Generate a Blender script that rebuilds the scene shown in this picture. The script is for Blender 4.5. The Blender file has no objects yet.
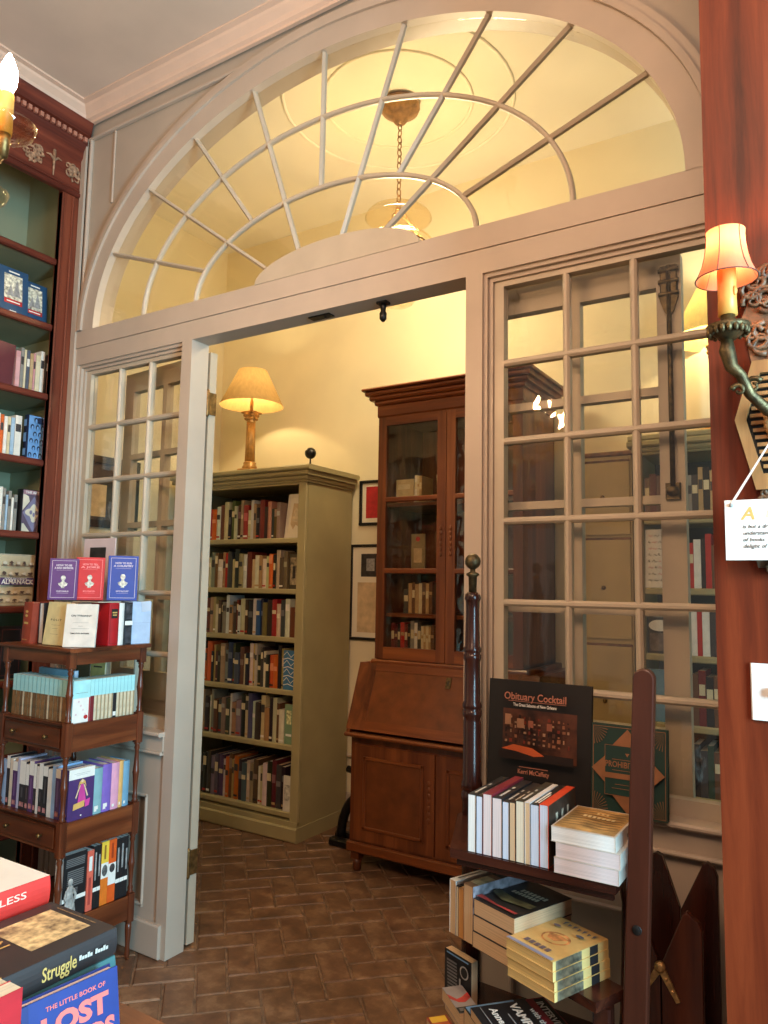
import bpy, bmesh, math, random
from mathutils import Vector, Matrix
random.seed(7)
SC = bpy.context.scene
COL = SC.collection
PI = math.pi

# ------------------------------------------------------------------ materials
def lin(c):
    out = []
    for v in c:
        v = v / 255.0
        out.append(v / 12.92 if v <= 0.04045 else ((v + 0.055) / 1.055) ** 2.4)
    return out

def base_mat(name):
    m = bpy.data.materials.new(name); m.use_nodes = True
    nt = m.node_tree
    return m, nt, nt.nodes['Principled BSDF']

def N(nt, kind, **kw):
    n = nt.nodes.new(kind)
    for k, v in kw.items():
        setattr(n, k, v)
    return n

def coords(nt, scale=(1, 1, 1), rot=(0, 0, 0)):
    tc = N(nt, 'ShaderNodeTexCoord'); mp = N(nt, 'ShaderNodeMapping')
    mp.inputs['Scale'].default_value = scale; mp.inputs['Rotation'].default_value = rot
    nt.links.new(tc.outputs['Object'], mp.inputs['Vector'])
    return mp.outputs['Vector']

def ramp(nt, fac, stops):
    r = N(nt, 'ShaderNodeValToRGB')
    els = r.color_ramp.elements
    while len(els) < len(stops): els.new(0.5)
    for e, (p, c) in zip(els, stops):
        e.position = p; e.color = (*lin(c), 1)
    nt.links.new(fac, r.inputs['Fac'])
    return r.outputs['Color']

_cache = {}
def M(name, c, rough=0.55, var=0.07, scale=14, bump=0.0, metal=0.0, spec=0.5, bscale=None):
    key = (name, tuple(c))
    if key in _cache: return _cache[key]
    m, nt, p = base_mat(name)
    no = N(nt, 'ShaderNodeTexNoise'); no.inputs['Scale'].default_value = scale; no.inputs['Detail'].default_value = 4
    nt.links.new(coords(nt), no.inputs['Vector'])
    lo = [max(0, v * (1 - var)) for v in c]; hi = [min(255, v * (1 + var)) for v in c]
    nt.links.new(ramp(nt, no.outputs['Fac'], [(0.3, lo), (0.7, hi)]), p.inputs['Base Color'])
    p.inputs['Roughness'].default_value = rough; p.inputs['Metallic'].default_value = metal
    p.inputs['Specular IOR Level'].default_value = spec
    if bump:
        n2 = N(nt, 'ShaderNodeTexNoise'); n2.inputs['Scale'].default_value = bscale or scale * 6; n2.inputs['Detail'].default_value = 3
        nt.links.new(coords(nt), n2.inputs['Vector'])
        b = N(nt, 'ShaderNodeBump'); b.inputs['Strength'].default_value = bump; b.inputs['Distance'].default_value = 0.004
        nt.links.new(n2.outputs['Fac'], b.inputs['Height']); nt.links.new(b.outputs['Normal'], p.inputs['Normal'])
    _cache[key] = m
    return m

def wood(name, dark, mid, light, axis='z', grain=1.0, rough=0.38, spec=0.5):
    m, nt, p = base_mat(name)
    s = {'x': (2.2, 34, 34), 'y': (34, 2.2, 34), 'z': (34, 34, 2.2)}[axis]
    s = tuple(v * grain for v in s)
    n1 = N(nt, 'ShaderNodeTexNoise'); n1.inputs['Scale'].default_value = 1.0; n1.inputs['Detail'].default_value = 6
    n1.inputs['Roughness'].default_value = 0.65; n1.inputs['Distortion'].default_value = 0.6
    nt.links.new(coords(nt, s), n1.inputs['Vector'])
    n2 = N(nt, 'ShaderNodeTexNoise'); n2.inputs['Scale'].default_value = 0.25; n2.inputs['Detail'].default_value = 2
    nt.links.new(coords(nt, s), n2.inputs['Vector'])
    ad = N(nt, 'ShaderNodeMath', operation='ADD')
    mu = N(nt, 'ShaderNodeMath', operation='MULTIPLY'); mu.inputs[1].default_value = 0.5
    nt.links.new(n1.outputs['Fac'], ad.inputs[0]); nt.links.new(n2.outputs['Fac'], ad.inputs[1]); nt.links.new(ad.outputs[0], mu.inputs[0])
    nt.links.new(ramp(nt, mu.outputs[0], [(0.36, dark), (0.5, mid), (0.64, light)]), p.inputs['Base Color'])
    p.inputs['Roughness'].default_value = rough; p.inputs['Specular IOR Level'].default_value = spec
    b = N(nt, 'ShaderNodeBump'); b.inputs['Strength'].default_value = 0.12; b.inputs['Distance'].default_value = 0.002
    nt.links.new(n1.outputs['Fac'], b.inputs['Height']); nt.links.new(b.outputs['Normal'], p.inputs['Normal'])
    return m

def pages(name, c):
    key = ('pages', tuple(c))
    if key in _cache: return _cache[key]
    m, nt, p = base_mat(name)
    n1 = N(nt, 'ShaderNodeTexNoise'); n1.inputs['Scale'].default_value = 1.0; n1.inputs['Detail'].default_value = 3
    nt.links.new(coords(nt, (900, 5, 5)), n1.inputs['Vector'])
    nt.links.new(ramp(nt, n1.outputs['Fac'], [(0.3, [v * 0.86 for v in c]), (0.6, c)]), p.inputs['Base Color'])
    p.inputs['Roughness'].default_value = 0.85; p.inputs['Specular IOR Level'].default_value = 0.15
    _cache[key] = m
    return m

def emit(name, c, strength):
    m = bpy.data.materials.new(name); m.use_nodes = True; nt = m.node_tree
    nt.nodes.remove(nt.nodes['Principled BSDF'])
    e = N(nt, 'ShaderNodeEmission'); e.inputs['Color'].default_value = (*lin(c), 1); e.inputs['Strength'].default_value = strength
    nt.links.new(e.outputs[0], nt.nodes['Material Output'].inputs['Surface'])
    return m

def glass(name, tint, refl=0.9, wav=0.25, wscale=7.0, rough=0.02):
    m = bpy.data.materials.new(name); m.use_nodes = True; nt = m.node_tree
    nt.nodes.remove(nt.nodes['Principled BSDF'])
    tr = N(nt, 'ShaderNodeBsdfTransparent'); tr.inputs['Color'].default_value = (*lin(tint), 1)
    gl = N(nt, 'ShaderNodeBsdfGlossy'); gl.inputs['Roughness'].default_value = rough
    gl.inputs['Color'].default_value = (refl, refl, refl, 1)
    no = N(nt, 'ShaderNodeTexNoise'); no.inputs['Scale'].default_value = wscale; no.inputs['Detail'].default_value = 2
    nt.links.new(coords(nt), no.inputs['Vector'])
    b = N(nt, 'ShaderNodeBump'); b.inputs['Strength'].default_value = wav; b.inputs['Distance'].default_value = 0.02
    nt.links.new(no.outputs['Fac'], b.inputs['Height']); nt.links.new(b.outputs['Normal'], gl.inputs['Normal'])
    lw = N(nt, 'ShaderNodeLayerWeight'); lw.inputs['Blend'].default_value = 0.5
    nt.links.new(b.outputs['Normal'], lw.inputs['Normal'])
    pw = N(nt, 'ShaderNodeMath', operation='POWER'); pw.inputs[1].default_value = 4.0
    nt.links.new(lw.outputs['Facing'], pw.inputs[0])
    fr = N(nt, 'ShaderNodeMath', operation='MULTIPLY_ADD'); fr.inputs[1].default_value = 0.7; fr.inputs[2].default_value = 0.05
    nt.links.new(pw.outputs[0], fr.inputs[0])
    mx = N(nt, 'ShaderNodeMixShader')
    nt.links.new(fr.outputs[0], mx.inputs['Fac']); nt.links.new(tr.outputs[0], mx.inputs[1]); nt.links.new(gl.outputs[0], mx.inputs[2])
    nt.links.new(mx.outputs[0], nt.nodes['Material Output'].inputs['Surface'])
    return m

def shade_mat(name, c, trans=0.6, glow=0.0):
    m = bpy.data.materials.new(name); m.use_nodes = True; nt = m.node_tree
    nt.nodes.remove(nt.nodes['Principled BSDF'])
    no = N(nt, 'ShaderNodeTexNoise'); no.inputs['Scale'].default_value = 60
    nt.links.new(coords(nt, (1, 1, 0.2)), no.inputs['Vector'])
    colr = ramp(nt, no.outputs['Fac'], [(0.3, [v * 0.93 for v in c]), (0.7, c)])
    d = N(nt, 'ShaderNodeBsdfDiffuse'); t = N(nt, 'ShaderNodeBsdfTranslucent')
    nt.links.new(colr, d.inputs['Color']); nt.links.new(colr, t.inputs['Color'])
    mx = N(nt, 'ShaderNodeMixShader'); mx.inputs['Fac'].default_value = trans
    nt.links.new(d.outputs[0], mx.inputs[1]); nt.links.new(t.outputs[0], mx.inputs[2])
    out = mx.outputs[0]
    if glow:
        e = N(nt, 'ShaderNodeEmission'); nt.links.new(colr, e.inputs['Color']); e.inputs['Strength'].default_value = glow
        a = N(nt, 'ShaderNodeAddShader'); nt.links.new(out, a.inputs[0]); nt.links.new(e.outputs[0], a.inputs[1]); out = a.outputs[0]
    nt.links.new(out, nt.nodes['Material Output'].inputs['Surface'])
    return m

# ------------------------------------------------------------------ mesh builder
_tx = {}
def text_geom(s, off=0.0, shear=0.0, space=1.0):
    k = (s, off, shear, space)
    if k in _tx: return _tx[k]
    cu = bpy.data.curves.new('t', 'FONT'); cu.body = s; cu.size = 1.0; cu.align_x = 'CENTER'; cu.align_y = 'CENTER'
    cu.offset = off; cu.shear = shear; cu.space_character = space; cu.resolution_u = 3
    ob = bpy.data.objects.new('t', cu)
    me = bpy.data.meshes.new_from_object(ob)
    vs = [(v.co.x, v.co.y) for v in me.vertices]; fs = [tuple(p.vertices) for p in me.polygons]
    w = (max(v[0] for v in vs) - min(v[0] for v in vs)) if vs else 1
    bpy.data.objects.remove(ob); bpy.data.curves.remove(cu); bpy.data.meshes.remove(me)
    _tx[k] = (vs, fs, w)
    return _tx[k]

class MB:
    def __init__(s): s.v = []; s.f = []; s.m = []; s.sm = []; s.mats = []
    def mi(s, mat):
        if mat not in s.mats: s.mats.append(mat)
        return s.mats.index(mat)
    def add(s, vs, fs, mat, T=None, smooth=False):
        o = len(s.v); i = s.mi(mat)
        for v in vs:
            v = Vector(v)
            if T is not None: v = T @ v
            s.v.append(tuple(v))
        for f in fs:
            s.f.append(tuple(a + o for a in f)); s.m.append(i); s.sm.append(smooth)
        return s
    def box(s, x0, x1, y0, y1, z0, z1, mat, T=None):
        x0, x1 = sorted((x0, x1)); y0, y1 = sorted((y0, y1)); z0, z1 = sorted((z0, z1))
        vs = [(x0,y0,z0),(x1,y0,z0),(x1,y1,z0),(x0,y1,z0),(x0,y0,z1),(x1,y0,z1),(x1,y1,z1),(x0,y1,z1)]
        return s.add(vs, [(0,3,2,1),(4,5,6,7),(0,1,5,4),(1,2,6,5),(2,3,7,6),(3,0,4,7)], mat, T)
    def cbox(s, x0, x1, y0, y1, z0, z1, mat, c=0.004, T=None):
        """box whose edges parallel to its longest side are chamfered"""
        x0, x1 = sorted((x0, x1)); y0, y1 = sorted((y0, y1)); z0, z1 = sorted((z0, z1))
        d = [x1-x0, y1-y0, z1-z0]; a = d.index(max(d)); c = min(c, 0.4 * min(d))
        lo = [x0, y0, z0]; hi = [x1, y1, z1]
        b, e = [(1,2),(0,2),(0,1)][a]
        p2 = [(lo[b]+c,lo[e]),(hi[b]-c,lo[e]),(hi[b],lo[e]+c),(hi[b],hi[e]-c),(hi[b]-c,hi[e]),(lo[b]+c,hi[e]),(lo[b],hi[e]-c),(lo[b],lo[e]+c)]
        vs = []
        for t in (lo[a], hi[a]):
            for q in p2:
                w = [0,0,0]; w[a] = t; w[b] = q[0]; w[e] = q[1]; vs.append(w)
        fs = [(i,(i+1)%8,(i+1)%8+8,i+8) for i in range(8)] + [tuple(range(7,-1,-1)), tuple(range(8,16))]
        if a == 1: fs = [f[::-1] for f in fs]
        return s.add(vs, fs, mat, T)
    def prism(s, poly, d0, d1, mat, plane='xz', T=None):
        """extrude a 2-D outline: plane xz -> along y, xy -> along z, yz -> along x"""
        n = len(poly)
        def p3(a, b, d): return {'xz': (a, d, b), 'xy': (a, b, d), 'yz': (d, a, b)}[plane]
        vs = [p3(a, b, d0) for a, b in poly] + [p3(a, b, d1) for a, b in poly]
        fs = [tuple(range(n)), tuple(range(2*n-1, n-1, -1))] + [(i, i+n, (i+1)%n+n, (i+1)%n) for i in range(n)]
        return s.add(vs, fs, mat, T)
    def lathe(s, prof, mat, cx=0, cy=0, n=16, T=None, smooth=True, cap=True):
        vs = []; fs = []
        for r, z in prof:
            for k in range(n):
                a = 2*PI*k/n; vs.append((cx + r*math.cos(a), cy + r*math.sin(a), z))
        for i in range(len(prof)-1):
            for k in range(n):
                k2 = (k+1) % n
                fs.append((i*n+k, i*n+k2, (i+1)*n+k2, (i+1)*n+k))
        if cap:
            if prof[0][0] > 1e-5: fs.append(tuple(range(n-1, -1, -1)))
            if prof[-1][0] > 1e-5: fs.append(tuple((len(prof)-1)*n + k for k in range(n)))
        return s.add(vs, fs, mat, T, smooth)
    def tube(s, pts, r, mat, n=8, T=None, closed=False):
        pts = [Vector(p) for p in pts]; vs = []; fs = []; m = len(pts)
        rs = r if isinstance(r, (list, tuple)) else [r]*m
        up = Vector((0.13, 0.21, 0.97)).normalized()
        for i, p in enumerate(pts):
            if closed: t = pts[(i+1)%m] - pts[i-1]
            else: t = pts[min(i+1, m-1)] - pts[max(i-1, 0)]
            t.normalize()
            a = t.cross(up)
            if a.length < 1e-3: a = t.cross(Vector((1,0,0)))
            a.normalize(); b = t.cross(a)
            for k in range(n):
                w = 2*PI*k/n; vs.append(p + rs[i]*(math.cos(w)*a + math.sin(w)*b))
        for i in range(m if closed else m-1):
            j = (i+1) % m
            for k in range(n):
                k2 = (k+1) % n; fs.append((i*n+k, i*n+k2, j*n+k2, j*n+k))
        if not closed: fs += [tuple(range(n)), tuple((m-1)*n + k for k in range(n-1, -1, -1))]
        return s.add(vs, fs, mat, T, True)
    def ball(s, c, r, mat, n=12, sq=(1,1,1), T=None):
        prof = [(max(1e-6, math.sin(PI*i/8)), -math.cos(PI*i/8)) for i in range(9)]
        vs = []; fs = []
        for a, z in prof:
            for k in range(n):
                w = 2*PI*k/n; vs.append((c[0]+r*sq[0]*a*math.cos(w), c[1]+r*sq[1]*a*math.sin(w), c[2]+r*sq[2]*z))
        for i in range(8):
            for k in range(n):
                k2 = (k+1) % n; fs.append((i*n+k, i*n+k2, (i+1)*n+k2, (i+1)*n+k))
        return s.add(vs, fs, mat, T, True)
    def text(s, string, size, o, right, up, mat, off=0.015, width=None, shear=0.0, space=1.0):
        vs, fs, w = text_geom(string, off, shear, space)
        R = Vector(right).normalized(); U = Vector(up).normalized(); o = Vector(o)
        kx = size if width is None else width / w
        return s.add([o + R*(x*kx) + U*(y*size) for x, y in vs], fs, mat)
    def build(s, name, parent=None, loc=None, rotz=0, bevel=0, smooth_angle=None):
        me = bpy.data.meshes.new(name); me.from_pydata(s.v, [], s.f)
        for m in s.mats: me.materials.append(m)
        me.polygons.foreach_set('material_index', s.m); me.polygons.foreach_set('use_smooth', s.sm)
        bm = bmesh.new(); bm.from_mesh(me)
        bmesh.ops.recalc_face_normals(bm, faces=bm.faces)
        bm.to_mesh(me); bm.free(); me.update()
        o = bpy.data.objects.new(name, me); COL.objects.link(o)
        if parent is not None: o.parent = parent
        if loc is not None: o.location = loc
        o.rotation_euler[2] = rotz
        if bevel:
            b = o.modifiers.new('edge', 'BEVEL'); b.width = bevel; b.segments = 2; b.limit_method = 'ANGLE'; b.angle_limit = math.radians(50)
        return o

def tag(o, label=None, cat=None, group=None, kind=None):
    if label: o['label'] = label
    if cat: o['category'] = cat
    if group: o['group'] = group
    if kind: o['kind'] = kind
    return o

def thing(name, label, cat, loc=(0,0,0), rotz=0, group=None, basis=None):
    o = bpy.data.objects.new(name, None); COL.objects.link(o); o.empty_display_size = 0.05
    if basis is not None:
        ex, ey, ez = [Vector(v).normalized() for v in basis]
        R = Matrix((ex, ey, ez)).transposed()
        o.rotation_euler = R.to_euler()
    else: o.rotation_euler = (0, 0, rotz)
    o.location = loc
    return tag(o, label, cat, group)

def struct(mb, name, **kw):
    return tag(mb.build(name, **kw), kind='structure')

# ------------------------------------------------------------------ palette
PAINT = M('partition_paint', (186, 170, 154), 0.42, 0.025, 5, 0.05)
PAINT_IN = M('partition_panel_paint', (178, 165, 149), 0.45, 0.03, 4, 0.05)
SASHP = M('sash_paint', (186, 172, 152), 0.4, 0.03, 9, 0.04)
CROWN = M('crown_paint', (222, 192, 170), 0.5, 0.02, 6)
CEIL = M('ceiling_plaster', (218, 198, 180), 0.8, 0.04, 2.2, 0.12, bscale=9)
CREAM = M('cream_plaster', (230, 217, 182), 0.75, 0.035, 1.6, 0.1, bscale=12)
CEILB = M('far_ceiling_plaster', (236, 230, 212), 0.8, 0.04, 1.5, 0.1, bscale=8)
REDW = wood('red_pier_wood', (54, 19, 8), (98, 37, 16), (126, 54, 26), 'z', 0.7, 0.45, 0.25)
REDWX = wood('red_case_wood', (82, 36, 23), (110, 52, 35), (132, 68, 46), 'z', 0.9, 0.42, 0.35)
REDWY = wood('red_shelf_wood', (76, 30, 21), (102, 46, 33), (126, 62, 44), 'y', 0.9, 0.42, 0.35)
MAHOG = wood('mahogany', (62, 27, 14), (92, 44, 24), (122, 64, 35), 'z', 0.8, 0.3)
MAHOGX = wood('mahogany_rail', (64, 29, 15), (98, 48, 26), (130, 70, 38), 'x', 0.8, 0.3)
MAHOGY = wood('mahogany_side_rail', (64, 29, 15), (98, 48, 26), (130, 70, 38), 'y', 0.8, 0.3)
WALN = wood('secretary_wood', (70, 32, 14), (104, 54, 26), (134, 76, 40), 'z', 0.7, 0.33)
WALNX = wood('secretary_rail_wood', (74, 34, 14), (112, 58, 27), (146, 84, 42), 'x', 0.6, 0.33)
BURL = M('burl_veneer', (106, 58, 29), 0.3, 0.12, 16, 0.03)
DARKW = wood('dark_stand_wood', (34, 14, 10), (56, 25, 17), (80, 40, 26), 'z', 0.8, 0.25)
DARKWX = wood('dark_stand_rail', (34, 14, 10), (56, 25, 17), (80, 40, 26), 'x', 0.8, 0.25)
PLANKW = wood('plank_wood', (40, 16, 9), (62, 27, 16), (86, 42, 27), 'z', 0.5, 0.3)
TABLEW = wood('table_wood', (96, 54, 30), (130, 80, 48), (160, 106, 66), 'x', 0.6, 0.35)
SAGE = M('sage_paint', (134, 138, 112), 0.6, 0.05, 3)
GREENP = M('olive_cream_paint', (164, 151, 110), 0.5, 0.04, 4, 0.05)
GREEND = M('shaded_case_interior', (62, 54, 40), 0.7, 0.08, 5)  # the shade inside the case is put into this colour
BRASS = M('aged_brass', (130, 100, 60), 0.42, 0.25, 40, 0.2, 0.85)
BRONZE = M('dark_bronze', (88, 74, 50), 0.45, 0.3, 60, 0.25, 0.8)
IRON = M('black_iron', (26, 24, 24), 0.4, 0.15, 30, 0.05, 0.5)
BLACK = M('black_lacquer', (18, 17, 17), 0.35, 0.1, 20)
GOLD = M('gold_ink', (206, 168, 96), 0.45, 0.05, 50)
WHITE = M('white_ink', (238, 234, 226), 0.6, 0.02, 30)
INK = M('black_ink', (30, 28, 28), 0.6, 0.05, 30)
GREY = M('grey_ink', (150, 148, 146), 0.6, 0.15, 60)
GLASSP = glass('old_window_glass', (253, 252, 249), 0.8, 0.14, 7.0)
GLASSF = glass('fanlight_glass', (252, 249, 242), 0.6, 0.18, 4.0, 0.04)
GLASSC = glass('cabinet_glass', (246, 244, 238), 0.8, 0.15, 6.0)
GLASSL = glass('lantern_glass', (252, 246, 232), 0.9, 0.1, 20.0)
# ------------------------------------------------------------------ the setting
F, B = 2.196, 2.296           # front and back face of the glazed partition
LX, RX = -3.215, 0.35         # ends of the partition
CEILZ = 3.885

# floor: herringbone bricks laid at 45 degrees
def brick_mat():
    m, nt, p = base_mat('worn_brick')
    geo = N(nt, 'ShaderNodeNewGeometry')
    no = N(nt, 'ShaderNodeTexNoise'); no.inputs['Scale'].default_value = 9; no.inputs['Detail'].default_value = 6; no.inputs['Roughness'].default_value = 0.7
    nt.links.new(coords(nt), no.inputs['Vector'])
    big = N(nt, 'ShaderNodeTexNoise'); big.inputs['Scale'].default_value = 1.3; big.inputs['Detail'].default_value = 3
    nt.links.new(coords(nt), big.inputs['Vector'])
    c1 = ramp(nt, geo.outputs['Random Per Island'], [(0.0, (92, 66, 48)), (0.35, (106, 76, 54)), (0.7, (118, 84, 60)), (1.0, (112, 72, 54))])
    c2 = ramp(nt, no.outputs['Fac'], [(0.34, (52, 38, 30)), (0.5, (108, 74, 52)), (0.64, (158, 124, 94))])
    mx = N(nt, 'ShaderNodeMixRGB'); mx.inputs[0].default_value = 0.68
    nt.links.new(c1, mx.inputs[1]); nt.links.new(c2, mx.inputs[2])
    c3 = ramp(nt, big.outputs['Fac'], [(0.35, (70, 52, 42)), (0.65, (136, 98, 70))])
    m2 = N(nt, 'ShaderNodeMixRGB'); m2.inputs[0].default_value = 0.3
    nt.links.new(mx.outputs[0], m2.inputs[1]); nt.links.new(c3, m2.inputs[2])
    nt.links.new(m2.outputs[0], p.inputs['Base Color'])
    rr = N(nt, 'ShaderNodeMapRange'); rr.inputs['To Min'].default_value = 0.3; rr.inputs['To Max'].default_value = 0.62
    nt.links.new(no.outputs['Fac'], rr.inputs['Value']); nt.links.new(rr.outputs[0], p.inputs['Roughness'])
    b = N(nt, 'ShaderNodeBump'); b.inputs['Strength'].default_value = 0.5; b.inputs['Distance'].default_value = 0.006
    nt.links.new(no.outputs['Fac'], b.inputs['Height']); nt.links.new(b.outputs['Normal'], p.inputs['Normal'])
    return m
BRICK = brick_mat()
MORTAR = M('brick_mortar', (108, 82, 62), 0.8, 0.25, 25, 0.2)
fl = MB()
fl.box(-4.3, 1.6, -2.2, 4.25, -0.08, -0.0045, MORTAR)
u = 0.118; g = 0.0028; T45 = Matrix.Rotation(math.radians(45), 4, 'Z')
def brick(a, b, w, h):
    x0, x1, y0, y1 = a*u+g, (a+w)*u-g, b*u+g, (b+h)*u-g; c = 0.006
    cx, cy = (x0+x1)/2, (y0+y1)/2; q = T45 @ Vector((cx, cy, 0))
    if not (-4.2 < q.x < 1.5 and 0.4 < q.y < 4.15): return
    dz = random.uniform(-0.0015, 0.0015); t = [random.uniform(-0.001, 0.001) for _ in range(4)]
    vs = [(x0,y0,-0.006),(x1,y0,-0.006),(x1,y1,-0.006),(x0,y1,-0.006),
          (x0+c,y0+c,dz+t[0]),(x1-c,y0+c,dz+t[1]),(x1-c,y1-c,dz+t[2]),(x0+c,y1-c,dz+t[3])]
    fl.add(vs, [(4,5,6,7),(0,1,5,4),(1,2,6,5),(2,3,7,6),(3,0,4,7)], BRICK, T45)
for a in range(-50, 62):
    for b in range(-40, 72):
        c = (a - b) % 4
        if c == 0: brick(a, b, 2, 1)
        elif c == 3: brick(a, b, 1, 2)
struct(fl, 'floor')

# ceilings
cm = MB(); cm.box(-3.675, 1.6, -2.2, 2.19, CEILZ, CEILZ+0.1, CEIL); struct(cm, 'ceiling')
c2 = MB(); c2.box(-4.3, 1.6, 2.30, 4.25, 4.10, 4.2, CEILB)
for r in (0.40, 0.62):
    c2.tube([(-1.96+r*math.cos(2*PI*k/40), 3.2+r*math.sin(2*PI*k/40), 4.099) for k in range(40)], 0.010, CEILB, 6, closed=True)
struct(c2, 'ceiling_far_room')

# crown moulding along the partition and above the built-in case
pr = [(0,3.802),(0.016,3.802),(0.016,3.815),(0.03,3.822),(0.036,3.84),(0.06,3.862),(0.066,3.872),(0.088,3.876),(0.088,3.8845),(0,3.8845)]
cr = MB()
for i in range(len(pr)-1):
    (d0, z0), (d1, z1) = pr[i], pr[i+1]
    cr.add([(-3.2+d0, F-d0, z0), (RX, F-d0, z0), (RX, F-d1, z1), (-3.2+d1, F-d1, z1)], [(0,1,2,3)], CROWN)
    cr.add([(-3.2+d0, F-d0, z0), (-3.2+d1, F-d1, z1), (-3.2+d1, -2.0, z1), (-3.2+d0, -2.0, z0)], [(0,1,2,3)], CROWN)
cr.add([(-3.2, F, 3.802), (RX, F, 3.802), (RX, F, 3.8845), (-3.2, F, 3.8845)], [(0,1,2,3)], CROWN)
cr.add([(-3.2, F, 3.802), (-3.2, -2, 3.802), (-3.2, -2, 3.8845), (-3.2, F, 3.8845)], [(0,1,2,3)], CROWN)
struct(cr, 'trim_1')

# the partition wall
P = MB()
CXF, ZF = -1.705, 2.725       # fanlight centre and springing line
A0, H0 = 1.35, 0.912          # glass opening
def ell(a, h, t, y): return (CXF + a*math.cos(t), y, ZF + h*math.sin(t))
n = 64
ts = [PI*k/n for k in range(n+1)]
# spandrel with the half-oval opening, set back from the frame
S = F + 0.014; top = CEILZ + 0.02
def rim(t):
    c, s_ = math.cos(t), math.sin(t); x0, x1 = LX - CXF, RX - CXF; zt = top - ZF
    k = 1e9
    if c > 1e-9: k = min(k, x1/(A0*c))
    if c < -1e-9: k = min(k, x0/(A0*c))
    if s_ > 1e-9: k = min(k, zt/(H0*s_))
    return (CXF + k*A0*c, ZF + k*H0*s_)
for i in range(n):
    for y in (S, B):
        a, b = ell(A0, H0, ts[i], y), ell(A0, H0, ts[i+1], y)
        r0, r1 = rim(ts[i]), rim(ts[i+1])
        P.add([a, b, (r1[0], y, r1[1]), (r0[0], y, r0[1])], [(0,1,2,3)], PAINT_IN)
    a, b = ell(A0, H0, ts[i], S), ell(A0, H0, ts[i+1], S)
    P.add([a, b, (b[0], B, b[2]), (a[0], B, a[2])], [(0,1,2,3)], PAINT)
# corner fillers where the rim jumps around the rectangle's corners
for y in (S, B):
    P.box(LX, LX+0.02, y, y+0.001, ZF, top, PAINT_IN)
# arch casing: flat band, raised outer bead
def ring(a0, h0, a1, h1, y0, y1, mat, t0=0, t1=PI):
    tt = [t0 + (t1-t0)*k/n for k in range(n+1)]
    for i in range(n):
        q = [ell(a0,h0,tt[i],y0), ell(a0,h0,tt[i+1],y0), ell(a1,h1,tt[i+1],y0), ell(a1,h1,tt[i],y0)]
        w = [ell(a0,h0,tt[i],y1), ell(a0,h0,tt[i+1],y1), ell(a1,h1,tt[i+1],y1), ell(a1,h1,tt[i],y1)]
        P.add(q, [(0,1,2,3)], mat, None, True)
        P.add([q[0], q[1], w[1], w[0]], [(0,1,2,3)], mat, None, True)
        P.add([q[3], q[2], w[2], w[3]], [(0,1,2,3)], mat, None, True)
ring(A0, H0, 1.43, 1.002, F-0.006, S, PAINT)
ring(1.43, 1.002, 1.452, 1.026, F-0.018, S, PAINT)
ring(1.452, 1.026, 1.478, 1.052, F-0.010, S, PAINT)
# rails, posts and aprons
P.box(LX, RX, F-0.004, B, 2.642, ZF, PAINT)             # bottom rail of the fanlight
P.box(LX, RX, F, B, 2.556, 2.640, PAINT)                # head rail
P.box(LX, RX, F+0.012, B, 2.636, 2.644, INK)            # groove between them, its shadow drawn as a black strip
P.box(LX, -3.16, F, B, 0, 2.556, PAINT)                 # left post
P.box(-2.433, -2.372, F, B, 0, 2.556, PAINT)            # left door post
P.box(-1.062, -1.001, F, B, 0, 2.556, PAINT)            # right door post
P.box(-0.268, RX, F, B, 0, 2.556, PAINT)                # right post
P.box(LX, LX+0.035, F-0.012, F, 0, 3.80, PAINT)         # corner bead by the red case
P.cbox(LX, RX, F-0.0075, S, 3.722, 3.738, PAINT, 0.004)  # thin bead under the crown
P.cbox(-2.992, -2.978, S-0.008, S, 3.35, 3.722, PAINT, 0.004)
P.cbox(-3.165, -3.150, F-0.006, S, 2.85, 3.722, PAINT, 0.004)
for x0, x1 in ((-3.16, -2.433), (-1.001, -0.268)):      # wainscot under each side window
    P.box(x0, x1, F+0.03, B, 0.0, 0.80, PAINT_IN)
    P.box(x0, x1, F+0.008, F+0.03, 0.62, 0.80, PAINT); P.box(x0, x1, F+0.008, F+0.03, 0.0, 0.17, PAINT)
    P.box(x0, x0+0.09, F+0.008, F+0.03, 0.17, 0.62, PAINT); P.box(x1-0.09, x1, F+0.008, F+0.03, 0.17, 0.62, PAINT)
    for a, b, c, d in ((x0+0.09, x1-0.09, 0.17, 0.185), (x0+0.09, x1-0.09, 0.605, 0.62), (x0+0.09, x0+0.105, 0.17, 0.62), (x1-0.105, x1-0.09, 0.17, 0.62)):
        P.cbox(a, b, F+0.002, F+0.03, c, d, PAINT, 0.005)
    P.box(x0, x1, F-0.006, B, 0.80, 0.872, PAINT)
    P.cbox(x0, x1, F-0.020, F+0.02, 0.792, 0.806, PAINT, 0.005)
    P.cbox(x0-0.004, x1+0.004, F-0.034, F+0.06, 0.868, 0.886, PAINT, 0.006)   # sill
    # stepped stops round the window opening
    for k, (i, y) in enumerate(((0.0, F+0.012), (0.014, F+0.026))):
        P.box(x0+i, x0+i+0.013, y, B, 0.886, 2.556-i, PAINT); P.box(x1-i-0.013, x1-i, y, B, 0.886, 2.556-i, PAINT)
        P.box(x0+i+0.013, x1-i-0.013, y, B, 2.556-i-0.013, 2.556-i, PAINT)
P.cbox(LX, -2.40, F-0.016, F+0.01, 0.0, 0.13, PAINT, 0.006)
P.cbox(-1.03, RX, F-0.016, F+0.01, 0.0, 0.13, PAINT, 0.006)
struct(P, 'wall_partition')

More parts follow.
